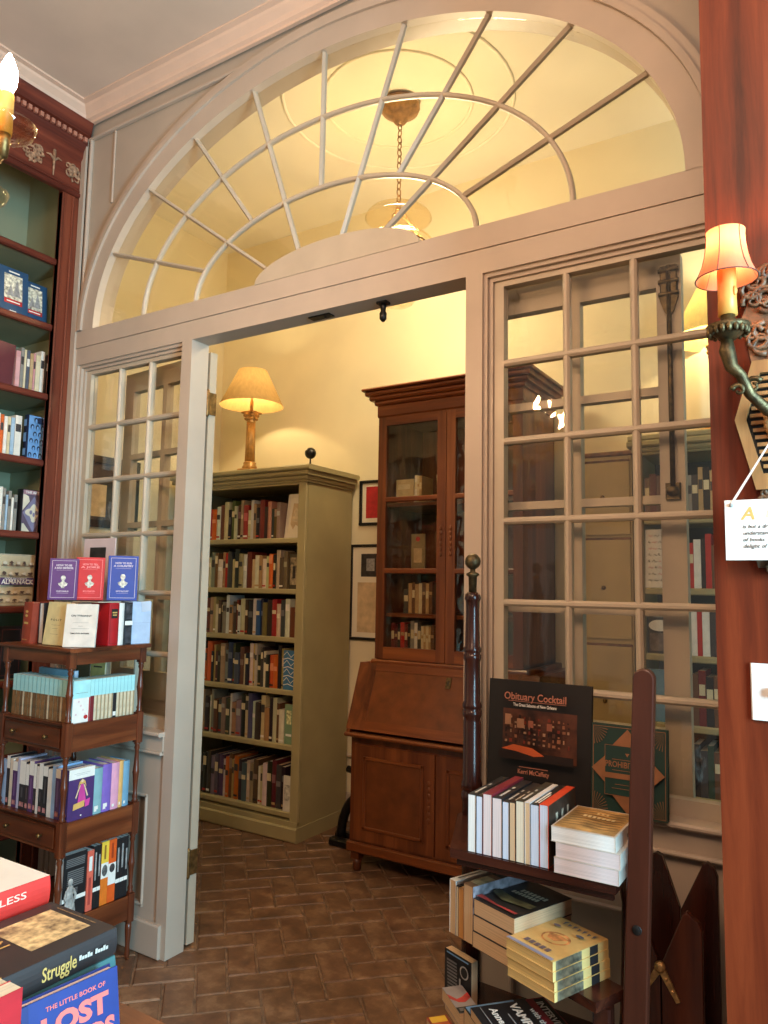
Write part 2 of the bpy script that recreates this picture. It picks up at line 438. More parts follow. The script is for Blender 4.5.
# window_1: the fanlight
w1 = bpy.data.objects.new('window_1', None); COL.objects.link(w1); tag(w1, kind='structure')
fr = MB(); bw = 0.0088
def arc_bar(a, h, y0=F+0.006, y1=F+0.026, hw=bw):
    tt = [PI*k/n for k in range(n+1)]
    for i in range(n):
        q = []
        for t in (tt[i], tt[i+1]):
            for d in (-hw, hw):
                for y in (y0 + (0.006 if d else 0), y1): q.append(ell(a+d, h+d, t, y))
            q.append(ell(a, h, t, y0-0.004))
        # per end: [in_front, in_back, out_front, out_back, nose]
        fr.add(q, [(0,5,9,4), (4,9,7,2), (1,6,5,0), (2,7,8,3), (3,8,6,1)], SASHP, None, True)
arc_bar(1.01, 0.637); arc_bar(0.672, 0.342)
for k, deg in enumerate((23, 42, 58, 74, 90, 106, 122, 138, 157)):
    t = math.radians(deg); inner = (0.672, 0.342) if k % 2 == 0 else (0.36, 0.095)
    p0 = Vector(ell(inner[0], inner[1], t, 0)); p1 = Vector(ell(A0+0.004, H0+0.004, t, 0))
    d = (p1-p0).normalized(); nn = Vector((-d.z, 0, d.x))
    q = []
    for p in (p0, p1):
        for sgn in (-bw, bw):
            for y in (F+0.012, F+0.026): q.append(p + nn*sgn + Vector((0, y, 0)))
        q.append(p + Vector((0, F+0.002, 0)))
    fr.add(q, [(0,5,9,4), (4,9,7,2), (1,6,5,0), (2,7,8,3), (3,8,6,1)], SASHP)
hub = [(CXF+0.075+0.385*math.cos(t), ZF-0.002+0.112*math.sin(t)) for t in ts]
fr.prism(hub, F-0.008, F+0.05, SASHP)
fr.build('muntins', w1)
gp = MB(); gp.prism([(CXF+(A0-0.001)*math.cos(t), ZF+0.001+(H0-0.001)*math.sin(t)) for t in ts], F+0.03, F+0.033, GLASSF)
gp.build('glass_panes', w1)

def sash(name, x0, x1, z0, z1, gx0, gx1, gz0, gz1, cols, rows, y):
    w = bpy.data.objects.new(name, None); COL.objects.link(w); tag(w, kind='structure')
    m = MB(); y0, y1 = y-0.018, y+0.018
    m.box(x0, gx0, y0, y1, z0, z1, SASHP); m.box(gx1, x1, y0, y1, z0, z1, SASHP)
    m.box(gx0, gx1, y0, y1, z0, gz0, SASHP); m.box(gx0, gx1, y0, y1, gz1, z1, SASHP)
    for i in range(1, cols):
        x = gx0+(gx1-gx0)*i/cols; m.cbox(x-0.011, x+0.011, y0, y1, gz0, gz1, SASHP, 0.007)
    for i in range(1, rows):
        z = gz0+(gz1-gz0)*i/rows; m.cbox(gx0, gx1, y0-0.002, y1, z-0.011, z+0.011, SASHP, 0.007)
    m.build('muntins', w)
    g_ = MB(); g_.box(gx0, gx1, y+0.001, y+0.004, gz0, gz1, GLASSP); g_.build('glass_panes', w)
sash('window_2', -3.132, -2.461, 0.886, 2.528, -3.100, -2.470, 0.932, 2.510, 3, 6, 2.250)
sash('window_3', -0.973, -0.296, 0.886, 2.528, -0.939, -0.309, 0.932, 2.510, 3, 6, 2.250)

# the two glazed door leaves, folded back against the far side of the partition
def leaf(name, hinge, sgn, w, ang, bolt):
    d = bpy.data.objects.new(name, None); COL.objects.link(d); tag(d, kind='structure')
    d.location = (hinge, 2.338, 0); d.rotation_euler[2] = ang
    m = MB(); y0, y1 = -0.019, 0.019
    def bx(a, b, z0, z1, yy=(y0, y1), mat=SASHP): m.box(sgn*a, sgn*b, yy[0], yy[1], z0, z1, mat)
    st = 0.072
    bx(0.0, st, 0.012, 2.535); bx(w-st, w, 0.012, 2.535)
    bx(st, w-st, 2.44, 2.535); bx(st, w-st, 0.98, 1.10); bx(st, w-st, 0.012, 0.23)
    mid = w/2
    bx(mid-0.015, mid+0.015, 1.10, 2.44)
    for z in (2.113, 1.778, 1.440): bx(st, mid-0.015, z-0.013, z+0.013); bx(mid+0.015, w-st, z-0.013, z+0.013)
    m.build('frame', d)
    p = MB(); p.box(sgn*st, sgn*(w-st), -0.008, 0.008, 0.23, 0.98, PAINT_IN)
    p.box(sgn*(st+0.05), sgn*(w-st-0.05), -0.013, 0.013, 0.28, 0.93, PAINT_IN); p.build('panel', d)
    g_ = MB(); g_.box(sgn*st, sgn*(w-st), -0.002, 0.001, 1.10, 2.44, GLASSP); g_.build('glass_panes', d)
    for z in (2.30, 0.34):
        h = MB(); h.lathe([(0.0, z-0.064), (0.008, z-0.058), (0.0095, z-0.05), (0.0095, z+0.05), (0.008, z+0.058), (0.0, z+0.064)], BRASS, 0.006*-sgn, -0.031, 12)
        h.box(-0.001*sgn, -0.0045*sgn, -0.03, 0.019, z-0.05, z+0.05, BRASS)
        h.box(-0.0045*sgn, -0.0118*sgn, -0.062, -0.03, z-0.05, z+0.05, BRASS)
        h.build('hinge', d)
    if bolt:
        b = MB(); x = sgn*(w-0.034)
        b.cbox(x-0.026, x+0.026, -0.03, -0.019, 2.39, 2.50, BRONZE, 0.006)
        b.prism([(x-0.028, 2.40), (x+0.028, 2.40), (x+0.014, 2.355), (x, 2.335), (x-0.014, 2.355)], -0.032, -0.019, BRONZE)
        for zz in (2.485, 2.45, 2.41): b.cbox(x-0.03, x+0.03, -0.036, -0.02, zz-0.006, zz+0.006, BRONZE, 0.004)
        b.tube([(x, -0.028, 2.50), (x, -0.028, 1.80)], 0.0075, BRONZE, 8)
        b.ball((x, -0.034, 1.80), 0.02, BRONZE, 10, (1, 0.7, 0.8)); b.cbox(x-0.022, x+0.022, -0.03, -0.019, 1.775, 1.825, BRONZE)
        b.build('bolt', d)
    return d
leaf('door_1', -2.380, -1, 0.655, math.radians(-6), False)
leaf('door_2', -1.052, 1, 0.655, 0, True)

# far room shell
wf = MB(); wf.box(-4.3, 1.6, 4.09, 4.25, 0, 4.12, CREAM); struct(wf, 'wall_far')
bb = MB(); bb.cbox(-4.05, 1.5, 4.07, 4.089, 0, 0.18, PAINT, 0.006); bb.cbox(-4.05, 1.5, 4.062, 4.089, 0.40, 0.43, PAINT, 0.01); struct(bb, 'baseboard_far')
wl = MB(); wl.box(-4.25, -4.06, 2.297, 4.09, 0, 4.12, CREAM)
struct(wl, 'wall_far_left')
wb = MB(); wb.box(-4.06, LX-0.001, 2.236, 2.296, 0, 4.12, CREAM); wb.box(LX, RX, B+0.001, B+0.006, 3.90, 4.12, CREAM); struct(wb, 'wall_far_near_side')
# left wall of the front room behind the built-in case
wl2 = MB(); wl2.box(-3.80, -3.675, -2.2, 2.235, 0, 3.9, CREAM); struct(wl2, 'wall_left')
# red wood pier
pw = MB()
pw.box(-0.224, 0.9, 1.6, 2.17, 0, CEILZ-0.001, REDW)
struct(pw, 'trim_2')
# ------------------------------------------------------------------ furniture
def part(mb, name, parent, label=None, bevel=0, kind=None):
    return tag(mb.build(name, parent, bevel=bevel), label, None, None, kind)

# built-in red bookcase on the left wall (local = world)
bc = thing('built_in_bookcase', 'tall red-brown built-in bookcase with sage interior and carved frieze by the glazed partition', 'bookcase')
FX, BX, Y0, Y1 = -3.222, -3.645, 0.35, 2.190
m = MB()
m.box(FX-0.03, FX, 2.096, Y1, 0.0, 3.44, REDWX); m.cbox(FX-0.03, FX+0.008, 2.096, 2.108, 0.1, 3.42, REDWX)
m.cbox(FX, FX+0.010, 2.150, 2.162, 0.1, 3.42, REDWX, 0.004)
m.box(FX-0.03, FX, Y0, Y0+0.09, 0.0, 3.44, REDWX)
part(m, 'stile', bc)
m = MB(); m.box(BX, FX-0.03, 2.182, 2.190, 0.06, 3.77, SAGE); m.box(BX, FX-0.03, Y0+0.06, Y0+0.08, 0.06, 3.77, SAGE); m.box(BX, FX-0.03, Y0+0.08, 2.182, 3.75, 3.77, SAGE); part(m, 'side_panel', bc)
m = MB(); m.box(BX-0.012, BX, Y0+0.06, 2.19, 0.06, 3.77, SAGE); part(m, 'back_panel', bc, 'sage green back panel')
SH = (3.078, 2.745, 2.400, 2.078, 1.730, 1.385, 1.05, 0.72, 0.38)
for z in SH:
    m = MB(); m.box(BX, FX-0.042, Y0+0.08, 2.182, z-0.026, z-0.001, SAGE); m.cbox(FX-0.042, FX-0.012, Y0+0.08, 2.1, z-0.032, z, REDWY, 0.006); part(m, 'shelf', bc)
m = MB(); m.box(BX, FX-0.005, Y0, Y1, 0, 0.10, REDWY); part(m, 'plinth', bc)
m = MB()
m.box(FX-0.03, FX+0.004, Y0, Y1, 3.44, 3.64, REDWY); m.cbox(FX-0.02, FX+0.016, Y0, Y1, 3.425, 3.450, REDWY, 0.006)
m.cbox(FX-0.02, FX+0.012, Y0, Y1+0.002, 3.452, 3.464, REDWY, 0.005)
part(m, 'frieze', bc)
m = MB()
prf = [(0.006,3.615),(0.03,3.635),(0.034,3.665),(0.06,3.69),(0.066,3.70),(0.066,3.728),(0.10,3.735),(0.115,3.785),(0.125,3.80)]
prf = [(d*0.68, z) for d, z in prf]
for i in range(len(prf)-1):
    (d0, z0), (d1, z1) = prf[i], prf[i+1]
    m.add([(FX+d0, Y0, z0), (FX+d0, Y1, z0), (FX+d1, Y1, z1), (FX+d1, Y0, z1)], [(0,1,2,3)], REDWY)
m.prism([(FX+d, z) for d, z in prf] + [(FX-0.1, 3.80), (FX-0.1, 3.615)], Y1-0.002, Y1, REDWX)
m.box(FX-0.1, FX+0.085, Y0, Y1, 3.799, 3.802, REDWY)
part(m, 'cornice', bc)
m = MB()
for k in range(38):
    y = Y1-0.012-k*0.030; m.box(FX+0.04, FX+0.058, y-0.017, y, 3.705, 3.727, M('dentil_pale_brown', (176,120,100), 0.5))  # dentils coloured paler than the cornice
part(m, 'dentil_row', bc)
CARV = M('carved_gilt_wood', (150, 118, 92), 0.5, 0.3, 60, 0.2)
def curl(mb, c, r, turns, ph, mat, axis=0, flip=1):
    pts = []
    for k in range(14):
        a = ph + flip*turns*2*PI*k/13; q = r*(1-0.75*k/13)
        d = (0, q*math.cos(a), q*math.sin(a)) if axis == 0 else (q*math.cos(a), 0, q*math.sin(a))
        pts.append((c[0]+d[0], c[1]+d[1], c[2]+d[2]))
    mb.tube(pts, [0.0055-0.003*k/13 for k in range(14)], mat, 6)
def foliage(y, w):
    m = MB(); r_ = random.Random(int(y*1000))
    for k in range(11):
        yy = y + w*(r_.random()-0.5); zz = 3.535 + 0.085*(r_.random()-0.5)
        curl(m, (FX+0.008, yy, zz), 0.014+0.016*r_.random(), 1.1, r_.random()*6, CARV, 0, r_.choice((1,-1)))
        m.ball((FX+0.008, yy+0.01, zz-0.008), 0.007, CARV, 7, (0.7,1,1))
    part(m, 'carved_ornament', bc, 'pale carved leaf ornament')
for y in (2.135, 1.93, 1.62): foliage(y, 0.085)
m = MB(); m.tube([(FX+0.009, 2.035, 3.475), (FX+0.009, 2.035, 3.595)], [0.003, 0.009], CARV, 8)
for a in (-1, 1):
    m.tube([(FX+0.009, 2.035, 3.55), (FX+0.009, 2.035+a*0.02, 3.572), (FX+0.009, 2.035+a*0.042, 3.568)], [0.005,0.006,0.002], CARV, 6)
m.ball((FX+0.009, 2.035, 3.60), 0.008, CARV, 8); part(m, 'carved_ornament', bc, 'pale carved torch ornament')

# olive bookcases of the far room
def olive_case(name, label, x0, x1, yf, yb, tops, ztop, top_open, crown_to, fw=0.062):
    t = thing(name, label, 'bookcase', (x0, yf, 0)); w = x1-x0; d = yb-yf
    m = MB(); m.box(0, 0.022, 0.022, d, 0.115, ztop-0.1, GREENP); part(m, 'side_panel', t); m = MB(); m.box(w-0.022, w, 0.022, d, 0.115, ztop-0.1, GREENP); part(m, 'side_panel', t)
    m = MB(); m.box(0.022, w-0.022, d-0.012, d, 0.05, ztop-0.1, GREEND); part(m, 'back_panel', t, 'dark back panel with painted shade')
    m = MB(); m.cbox(w-fw, w, 0, 0.022, 0.10, ztop-0.1, GREENP, 0.004); m.cbox(0, fw, 0, 0.022, 0.10, ztop-0.1, GREENP, 0.004)
    m.box(fw, w-fw, 0.0, 0.022, top_open, ztop-0.1, GREENP); part(m, 'face_frame', t)
    for z in tops:
        m = MB(); m.box(0.022, w-0.022, 0.012, d-0.012, z-0.03, z, GREENP); m.cbox(0.03, w-0.03, 0.004, 0.016, z-0.032, z, GREENP, 0.005); part(m, 'shelf', t)
    m = MB(); m.box(0.0, w, -0.006, d, 0.0, 0.115, GREENP); m.cbox(-0.004, w+0.006, -0.018, d, 0.0, 0.085, GREENP, 0.008); part(m, 'plinth', t)
    m = MB(); c = crown_to
    for z0, z1, o in ((ztop-0.1, ztop-0.085, 0.012), (ztop-0.085, ztop-0.06, 0.022), (ztop-0.06, ztop-0.03, 0.04), (ztop-0.03, ztop, c)):
        m.cbox(-o, w+o, -o, d, z0, z1, GREENP, 0.007)
    part(m, 'cornice', t)
    return t
GS = (1.795, 1.480, 1.185, 0.870, 0.548, 0.160)
olive_case('olive_bookcase', 'tall olive painted bookcase full of books against the far wall under a lamp', -3.90, -2.795, 3.563, 4.06, GS, 2.238, 2.125, 0.058)
RS = (1.86, 1.52, 1.205, 0.885, 0.565, 0.20)
olive_case('olive_bookcase', 'olive painted bookcase seen through the right window beside the cream cupboard', -0.866, 0.20, 3.74, 4.06, RS, 2.27, 2.17, 0.035, 0.026)

# secretary desk
se = thing('secretary_desk', 'brown wooden slant-front secretary desk with glazed upper doors in the far room', 'desk', (-2.31, 3.40, 0))
W = 1.04; D = 0.60
m = MB(); m.box(0, W, 0, D, 0.13, 0.72, WALN); part(m, 'lower_case', se)
m = MB(); m.cbox(-0.012, W+0.012, -0.012, D, 0.10, 0.155, WALNX, 0.008); part(m, 'base_moulding', se)
for x in (0.005, W-0.055):
    for y in (0.005, D-0.055):
        m = MB(); m.box(x, x+0.05, y, y+0.05, 0.06, 0.10, WALN); m.lathe([(0.018,0.0),(0.024,0.012),(0.022,0.035),(0.03,0.062)], WALN, x+0.025, y+0.025, 12); part(m, 'leg', se)
m = MB(); m.prism([(-0.055, 0.72), (-0.05, 0.745), (0.075, 1.085), (0.10, 1.085), (D, 1.085), (D, 0.72)], 0, 0.022, WALN, 'yz'); m.prism([(-0.055, 0.72), (-0.05, 0.745), (0.075, 1.085), (0.10, 1.085), (D, 1.085), (D, 0.72)], W-0.022, W, WALN, 'yz')
m.box(0.022, W-0.022, 0.12, D, 0.73, 1.08, WALN); part(m, 'desk_case', se)
# the sloping fall front, built flat and tilted
ang = math.atan2(0.34, 0.125)
TF = Matrix.Translation((0, -0.05, 0.745)) @ Matrix.Rotation(ang, 4, 'X')
L_ = math.hypot(0.34, 0.125)
m = MB(); m.box(0.0, W, 0.0, L_, -0.022, 0.0, WALNX, TF)
m.box(0.0, 0.11, 0.0, L_, 0, 0.006, WALN, TF); m.box(W-0.11, W, 0, L_, 0, 0.006, WALN, TF); m.box(0.11, W-0.11, 0, 0.05, 0, 0.006, WALNX, TF); m.box(0.11, W-0.11, L_-0.04, L_, 0, 0.006, WALNX, TF)
m.box(0.11, W-0.11, 0.05, L_-0.04, 0, 0.003, BURL, TF)
ff = part(m, 'fall_front', se)
m = MB(); m.cbox(0.545, 0.575, 0.26, 0.315, 0.006, 0.010, BRONZE, 0.004, TF); m.box(0.556, 0.564, 0.275, 0.298, 0.0101, 0.011, BLACK, TF)
part(m, 'keyhole_plate', ff)
m = MB(); m.cbox(-0.008, W+0.008, -0.062, D, 0.705, 0.728, WALNX, 0.008); part(m, 'desk_edge_moulding', se)
for k, (a, b) in enumerate(((0.03, 0.515), (0.525, W-0.03))):
    m = MB(); z0, z1 = 0.17, 0.665
    m.box(a, b, -0.014, -0.001, z0, z1, WALN); m.box(a+0.075, b-0.075, -0.0155, -0.014, z0+0.075, z1-0.075, BURL)
    for q in ((a+0.06, b-0.06, z0+0.06, z0+0.078), (a+0.06, b-0.06, z1-0.078, z1-0.06)): m.cbox(q[0], q[1], -0.022, -0.013, q[2], q[3], WALNX, 0.006)
    for q in (a+0.06, b-0.078): m.cbox(q, q+0.018, -0.022, -0.013, z0+0.06, z1-0.06, WALN, 0.006)
    dr = part(m, 'lower_door', se)
    if k == 0:
        m = MB()
        for j in range(7): m.ball((b-0.03, -0.016, 0.34+0.03*j), 0.012, WALN, 8, (0.8, 0.4, 1.3))
        part(m, 'carved_drop', dr)
m = MB(); m.cbox(0.07, W-0.07, 0.07, D, 1.08, 1.108, WALNX, 0.008); part(m, 'waist_moulding', se)
# upper cabinet
ux0, ux1, uy = 0.09, W-0.09, 0.10
m = MB(); m.box(ux0, ux0+0.03, uy, D-0.05, 1.108, 2.50, WALN); m.box(ux1-0.03, ux1, uy, D-0.05, 1.108, 2.50, WALN)
m.box(ux0, ux1, uy, D-0.05, 2.47, 2.50, WALN); m.box(ux0, ux1, D-0.065, D-0.05, 1.108, 2.50, WALN); m.box(ux0, ux1, uy, D-0.05, 1.108, 1.125, WALN)
part(m, 'upper_case', se)
for z in (1.36, 1.60, 1.97):
    m = MB(); m.box(ux0+0.03, ux1-0.03, uy+0.02, D-0.066, z-0.02, z, WALNX); part(m, 'shelf', se)
umid = (ux0+ux1)/2
for k, (a, b) in enumerate(((ux0, umid-0.002), (umid+0.002, ux1))):
    m = MB(); z0, z1 = 1.112, 2.455; st = 0.052; y0, y1 = uy-0.024, uy-0.001
    m.box(a, a+st, y0, y1, z0, z1, WALN); m.box(b-st, b, y0, y1, z0, z1, WALN)
    m.box(a+st, b-st, y0, y1, z0, z0+0.065, WALNX); m.box(a+st, b-st, y0, y1, z1-0.05, z1, WALNX)
    for z in (1.59, 1.985): m.cbox(a+st, b-st, y0, y1, z-0.014, z+0.014, WALNX, 0.005)
    dr = part(m, 'glazed_door', se)
    m = MB(); m.box(a+st, b-st, uy-0.012, uy-0.009, z0+0.065, z1-0.05, GLASSC); part(m, 'glass_pane', dr)
    m = MB()
    for j in range(6): m.ball(((b-0.026) if k == 0 else (a+0.026), y0-0.002, 1.68+0.028*j), 0.011, WALN, 8, (0.8, 0.5, 1.3))
    part(m, 'carved_drop', dr)
m = MB()
for z0, z1, o in ((2.455, 2.525, 0.006), (2.525, 2.55, 0.02), (2.55, 2.575, 0.042), (2.575, 2.60, 0.06), (2.60, 2.615, 0.075)):
    m.cbox(ux0-o, ux1+o, uy-0.024-o, D-0.04, z0, z1, WALNX, 0.008)
part(m, 'cornice', se)

# tall cream cupboard between the secretary and the right bookcase
cp = thing('cream_cupboard', 'tall narrow cream cupboard seen through the middle panes of the right window', 'cupboard', (-1.215, 3.86, 0))
CC = M('cupboard_cream', (196, 172, 120), 0.55, 0.06, 4, 0.05); CE = M('cupboard_worn_edge', (112, 74, 42), 0.6, 0.35, 30)
m = MB(); m.box(0, 0.295, 0, 0.2, 0.02, 2.2, CC); part(m, 'body', cp)
m = MB(); m.cbox(-0.008, 0.303, -0.012, 0.2, 2.2, 2.225, CE, 0.006); part(m, 'top', cp)
for z0, z1 in ((1.79, 2.18), (1.26, 1.775), (0.66, 1.235), (0.06, 0.645)):
    m = MB(); m.cbox(0.008, 0.287, -0.014, -0.001, z0, z1, CC, 0.003); m.cbox(0.008, 0.287, -0.016, -0.001, z1-0.012, z1, CE, 0.002); dr = part(m, 'door', cp)
    m = MB(); m.ball((0.15, -0.022, (z0+z1)/2), 0.011, BRASS, 8); part(m, 'knob', dr)

# lamp on the olive bookcase
def column_lamp(label, loc, s, shadec, watts, cat='lamp', name='table_lamp'):
    t = thing(name, label, cat, loc)
    LB = M('gilt_lamp_base', (186, 140, 78), 0.35, 0.12, 30, 0.05, 0.35)
    m = MB(); m.cbox(-0.085*s, 0.085*s, -0.085*s, 0.085*s, 0, 0.03*s, LB, 0.006); m.cbox(-0.065*s, 0.065*s, -0.065*s, 0.065*s, 0.03*s, 0.05*s, LB, 0.006)
    m.lathe([(0.055*s,0.05*s),(0.058*s,0.065*s),(0.045*s,0.08*s),(0.05*s,0.095*s),(0.038*s,0.105*s)], LB, 0, 0, 20); part(m, 'base', t)
    m = MB(); m.lathe([(0.036*s,0.105*s),(0.034*s,0.30*s),(0.030*s,0.40*s)], LB, 0, 0, 20)
    for k in range(12):
        a = 2*PI*k/12; m.tube([(0.035*s*math.cos(a),0.035*s*math.sin(a),0.11*s),(0.030*s*math.cos(a),0.030*s*math.sin(a),0.40*s)], 0.004*s, LB, 5)
    part(m, 'column', t)
    m = MB(); m.lathe([(0.032*s,0.40*s),(0.036*s,0.41*s),(0.03*s,0.42*s),(0.05*s,0.46*s),(0.058*s,0.475*s)], LB, 0, 0, 16)
    for k in range(8):
        a = 2*PI*k/8
        for (r, z) in ((0.042, 0.435), (0.05, 0.46)): m.ball((r*s*math.cos(a), r*s*math.sin(a), z*s), 0.012*s, LB, 7)
    m.box(-0.055*s, 0.055*s, -0.055*s, 0.055*s, 0.475*s, 0.487*s, LB); m.lathe([(0.012*s,0.487*s),(0.012*s,0.60*s)], LB, 0, 0, 10); part(m, 'capital', t)
    m = MB(); SM = shade_mat('lamp_shade_card', shadec, 0.10)
    r0, r1, z0, z1 = 0.240*s, 0.108*s, 0.535*s, 0.81*s
    m.lathe([(r0,z0),(r0*0.985+r1*0.015,z0+0.006),(r1,z1)], SM, 0, 0, 40, cap=False); part(m, 'lamp_shade', t)
    m = MB(); m.ball((0,0,0.63*s), 0.03*s, emit('lamp_bulb_glow', (255, 224, 160), 6), 10); part(m, 'bulb', t)
    l = bpy.data.lights.new('lamp_light', 'POINT'); l.energy = watts; l.color = (1.0, 0.78, 0.42); l.shadow_soft_size = 0.03
    lo = bpy.data.objects.new('lamp_light', l); COL.objects.link(lo); lo.parent = t; lo.location = (0, 0, 0.69*s)
    return t
column_lamp('tall gilt column lamp with a tan shade on top of the olive bookcase', (-3.42, 3.73, 2.2385), 0.90, (196, 160, 104), 9)
column_lamp('small lamp with cream shade above the books seen through the right window top', (-0.50, 3.90, 2.2705), 0.92, (240, 214, 140), 14)

# little black ball on a stand
t = thing('black_ball_ornament', 'small black ball on a short stand at the right end of the olive bookcase top', 'ornament', (-2.80, 3.60, 2.2385))
m = MB(); m.lathe([(0.022,0),(0.02,0.006),(0.006,0.012),(0.005,0.05)], BLACK, 0, 0, 14); part(m, 'stand', t)
m = MB(); m.ball((0,0,0.082), 0.036, BLACK, 16); part(m, 'ball', t)

# framed pictures
def framed(name, label, loc, rotz, w, h, art, fw=0.018, frame=BLACK, d=0.02):
    t = thing(name, label, 'picture', loc, rotz)          # local: picture faces -y, bottom at z=0, x from 0
    m = MB()
    m.cbox(0, w, -d, 0, 0, fw, frame, 0.003); m.cbox(0, w, -d, 0, h-fw, h, frame, 0.003); m.cbox(0, fw, -d, 0, fw, h-fw, frame, 0.003); m.cbox(w-fw, w, -d, 0, fw, h-fw, frame, 0.003)
    part(m, 'frame', t)
    m = MB()
    for k, (x0, x1, z0, z1, mat) in enumerate(art): m.box(x0*w, x1*w, -0.006-0.0006*k, -0.001, z0*h, z1*h, mat)
    part(m, 'print', t)
    return t
CARD = M('mount_card', (232, 222, 198), 0.8, 0.02, 8); REDC = M('red_print', (176, 40, 40), 0.6, 0.1, 30); TANC = M('tan_print', (206, 180, 140), 0.7, 0.08, 20); DKP = M('dark_portrait', (50, 44, 42), 0.6, 0.3, 25)
framed('framed_picture', 'small black framed red print, upper one on the far wall left of the desk', (-2.745, 4.088, 1.905), 0, 0.24, 0.30, [(0.02,0.98,0.02,0.98,CARD),(0.2,0.85,0.16,0.86,REDC)])
framed('framed_picture', 'large black framed letter with dark portrait, lower one left of the desk', (-2.81, 4.088, 1.155), 0, 0.42, 0.625, [(0.02,0.98,0.02,0.98,CARD),(0.14,0.86,0.08,0.6,TANC),(0.2,0.55,0.66,0.9,DKP),(0.3,0.45,0.72,0.85,GREY)])
framed('framed_picture', 'dark framed scene behind the left window, upper of the two', (-4.058, 2.83, 1.85), PI/2, 0.50, 0.46, [(0.02,0.98,0.02,0.98,DKP),(0.2,0.5,0.15,0.6,TANC),(0.6,0.8,0.2,0.7,M('dim_print',(112,92,70),0.6,0.3,14))], 0.05, BLACK)
framed('framed_picture', 'brown framed dark print behind the left window, lower of the two', (-4.058, 2.80, 1.40), PI/2, 0.5, 0.40, [(0.02,0.98,0.02,0.98,M('tan_mount',(150,124,92),0.7)),(0.25,0.8,0.15,0.8,M('purple_print',(70,48,62),0.6,0.4,18))], 0.03, M('tan_frame',(118,92,62),0.5))

# curved black iron foot beside the secretary
t = thing('iron_stand', 'black curved iron stand on the floor between olive bookcase and desk', 'stand', (-2.50, 3.74, 0))
m = MB(); m.cbox(-0.12, 0.14, -0.10, -0.04, 0, 0.045, IRON, 0.01); m.cbox(-0.16, 0.10, 0.02, 0.07, 0, 0.045, IRON, 0.01); part(m, 'foot', t)
m = MB(); m.tube([(-0.09+0.17*(1-math.cos(a)), -0.02, 0.03+0.27*math.sin(a)) for a in [PI/2*k/10 for k in range(11)]], [0.028]*11, IRON, 10); part(m, 'curved_arm', t)
m = MB(); m.tube([(-0.05, -0.02, 0.43), (0.14, -0.02, 0.40)], 0.02, IRON, 10); m.tube([(0.08, 0, 0.28), (0.09, 0, 0.41)], 0.012, IRON, 8); part(m, 'crossbar', t)

# bolt keeper hanging under the door head
t = thing('bolt_keeper', 'small dark bolt keeper hanging under the door head', 'bolt', (-1.425, 2.246, 2.556))
m = MB(); m.cbox(-0.02, 0.02, -0.018, 0.018, -0.010, 0.0, IRON, 0.003); part(m, 'plate', t)
m = MB(); m.lathe([(0.006,-0.075),(0.013,-0.066),(0.014,-0.045),(0.009,-0.035),(0.011,-0.02),(0.011,-0.010)], IRON, 0, 0, 12); part(m, 'pin', t)
t = thing('strike_plate', 'flat dark plate under the door head left of the bolt keeper', 'plate', (-1.715, 2.25, 2.556))
m = MB(); m.cbox(-0.05, 0.05, -0.02, 0.02, -0.006, 0, IRON, 0.002); m.lathe([(0.006,-0.012),(0.006,-0.006)], IRON, 0.02, 0, 8); part(m, 'plate', t)

# glass bell lantern in the far room
t = thing('bell_lantern', 'glass bell lantern hanging on a chain from the far ceiling, behind the fanlight', 'lantern', (-1.945, 3.2, 4.098))
GB = M('gilt_canopy', (150, 112, 66), 0.45, 0.2, 30, 0.1, 0.5)
m = MB(); m.lathe([(0.01,-0.13),(0.03,-0.115),(0.05,-0.085),(0.10,-0.05),(0.108,-0.03),(0.10,-0.002),(0.0,0)], GB, 0, 0, 20); part(m, 'canopy', t)
def chain(mb, p0, p1, nlinks, mat, r=0.013, th=0.0032):
    p0, p1 = Vector(p0), Vector(p1); d = (p1-p0); L = d.length/nlinks; d.normalize()
    a = d.cross(Vector((0.3, 1, 0.1))).normalized(); b = d.cross(a)
    for k in range(nlinks):
        c = p0 + d*(L*(k+0.5)); s = a if k % 2 else b
        mb.tube([c + d*(L*0.62*math.cos(w)) + s*(r*math.sin(w)) for w in [2*PI*j/10 for j in range(10)]], th, mat, 5, closed=True)
m = MB(); chain(m, (0,0,-0.12), (0,0,-0.60), 13, GB); part(m, 'chain', t)
m = MB()
for k in range(3):
    a = 2*PI*k/3+0.6; chain(m, (0,0,-0.59), (0.15*math.cos(a),0.15*math.sin(a),-0.80), 7, GB, 0.01, 0.0028)
part(m, 'hanging_chains', t)
m = MB(); m.lathe([(0.02,-0.585),(0.10,-0.60),(0.165,-0.63),(0.178,-0.655),(0.16,-0.66),(0.10,-0.64),(0.02,-0.62)], GLASSL, 0, 0, 28, cap=False); part(m, 'smoke_bell', t)
m = MB(); m.lathe([(0.178,-0.785),(0.163,-0.80),(0.150,-0.85),(0.152,-0.95),(0.135,-1.05),(0.08,-1.12),(0.02,-1.14)], GLASSL, 0, 0, 28, cap=False); m.tube([(0.178*math.cos(2*PI*k/28),0.178*math.sin(2*PI*k/28),-0.785) for k in range(28)], 0.005, GLASSL, 6, closed=True); part(m, 'glass_bell', t)
m = MB(); m.tube([(0.158*math.cos(2*PI*k/28),0.158*math.sin(2*PI*k/28),-0.81) for k in range(28)], 0.006, BRASS, 6, closed=True); part(m, 'brass_band', t)
m = MB(); m.lathe([(0.012,-1.05),(0.012,-0.93)], M('ivory_candle',(236,220,176),0.5), 0, 0, 10); m.ball((0,0,-0.90), 0.018, emit('lantern_bulb_glow',(255,214,140),14), 10, (1,1,1.6)); part(m, 'candle', t)
l = bpy.data.lights.new('lantern_light', 'POINT'); l.energy = 60; l.color = (1.0, 0.86, 0.62); l.shadow_soft_size = 0.12
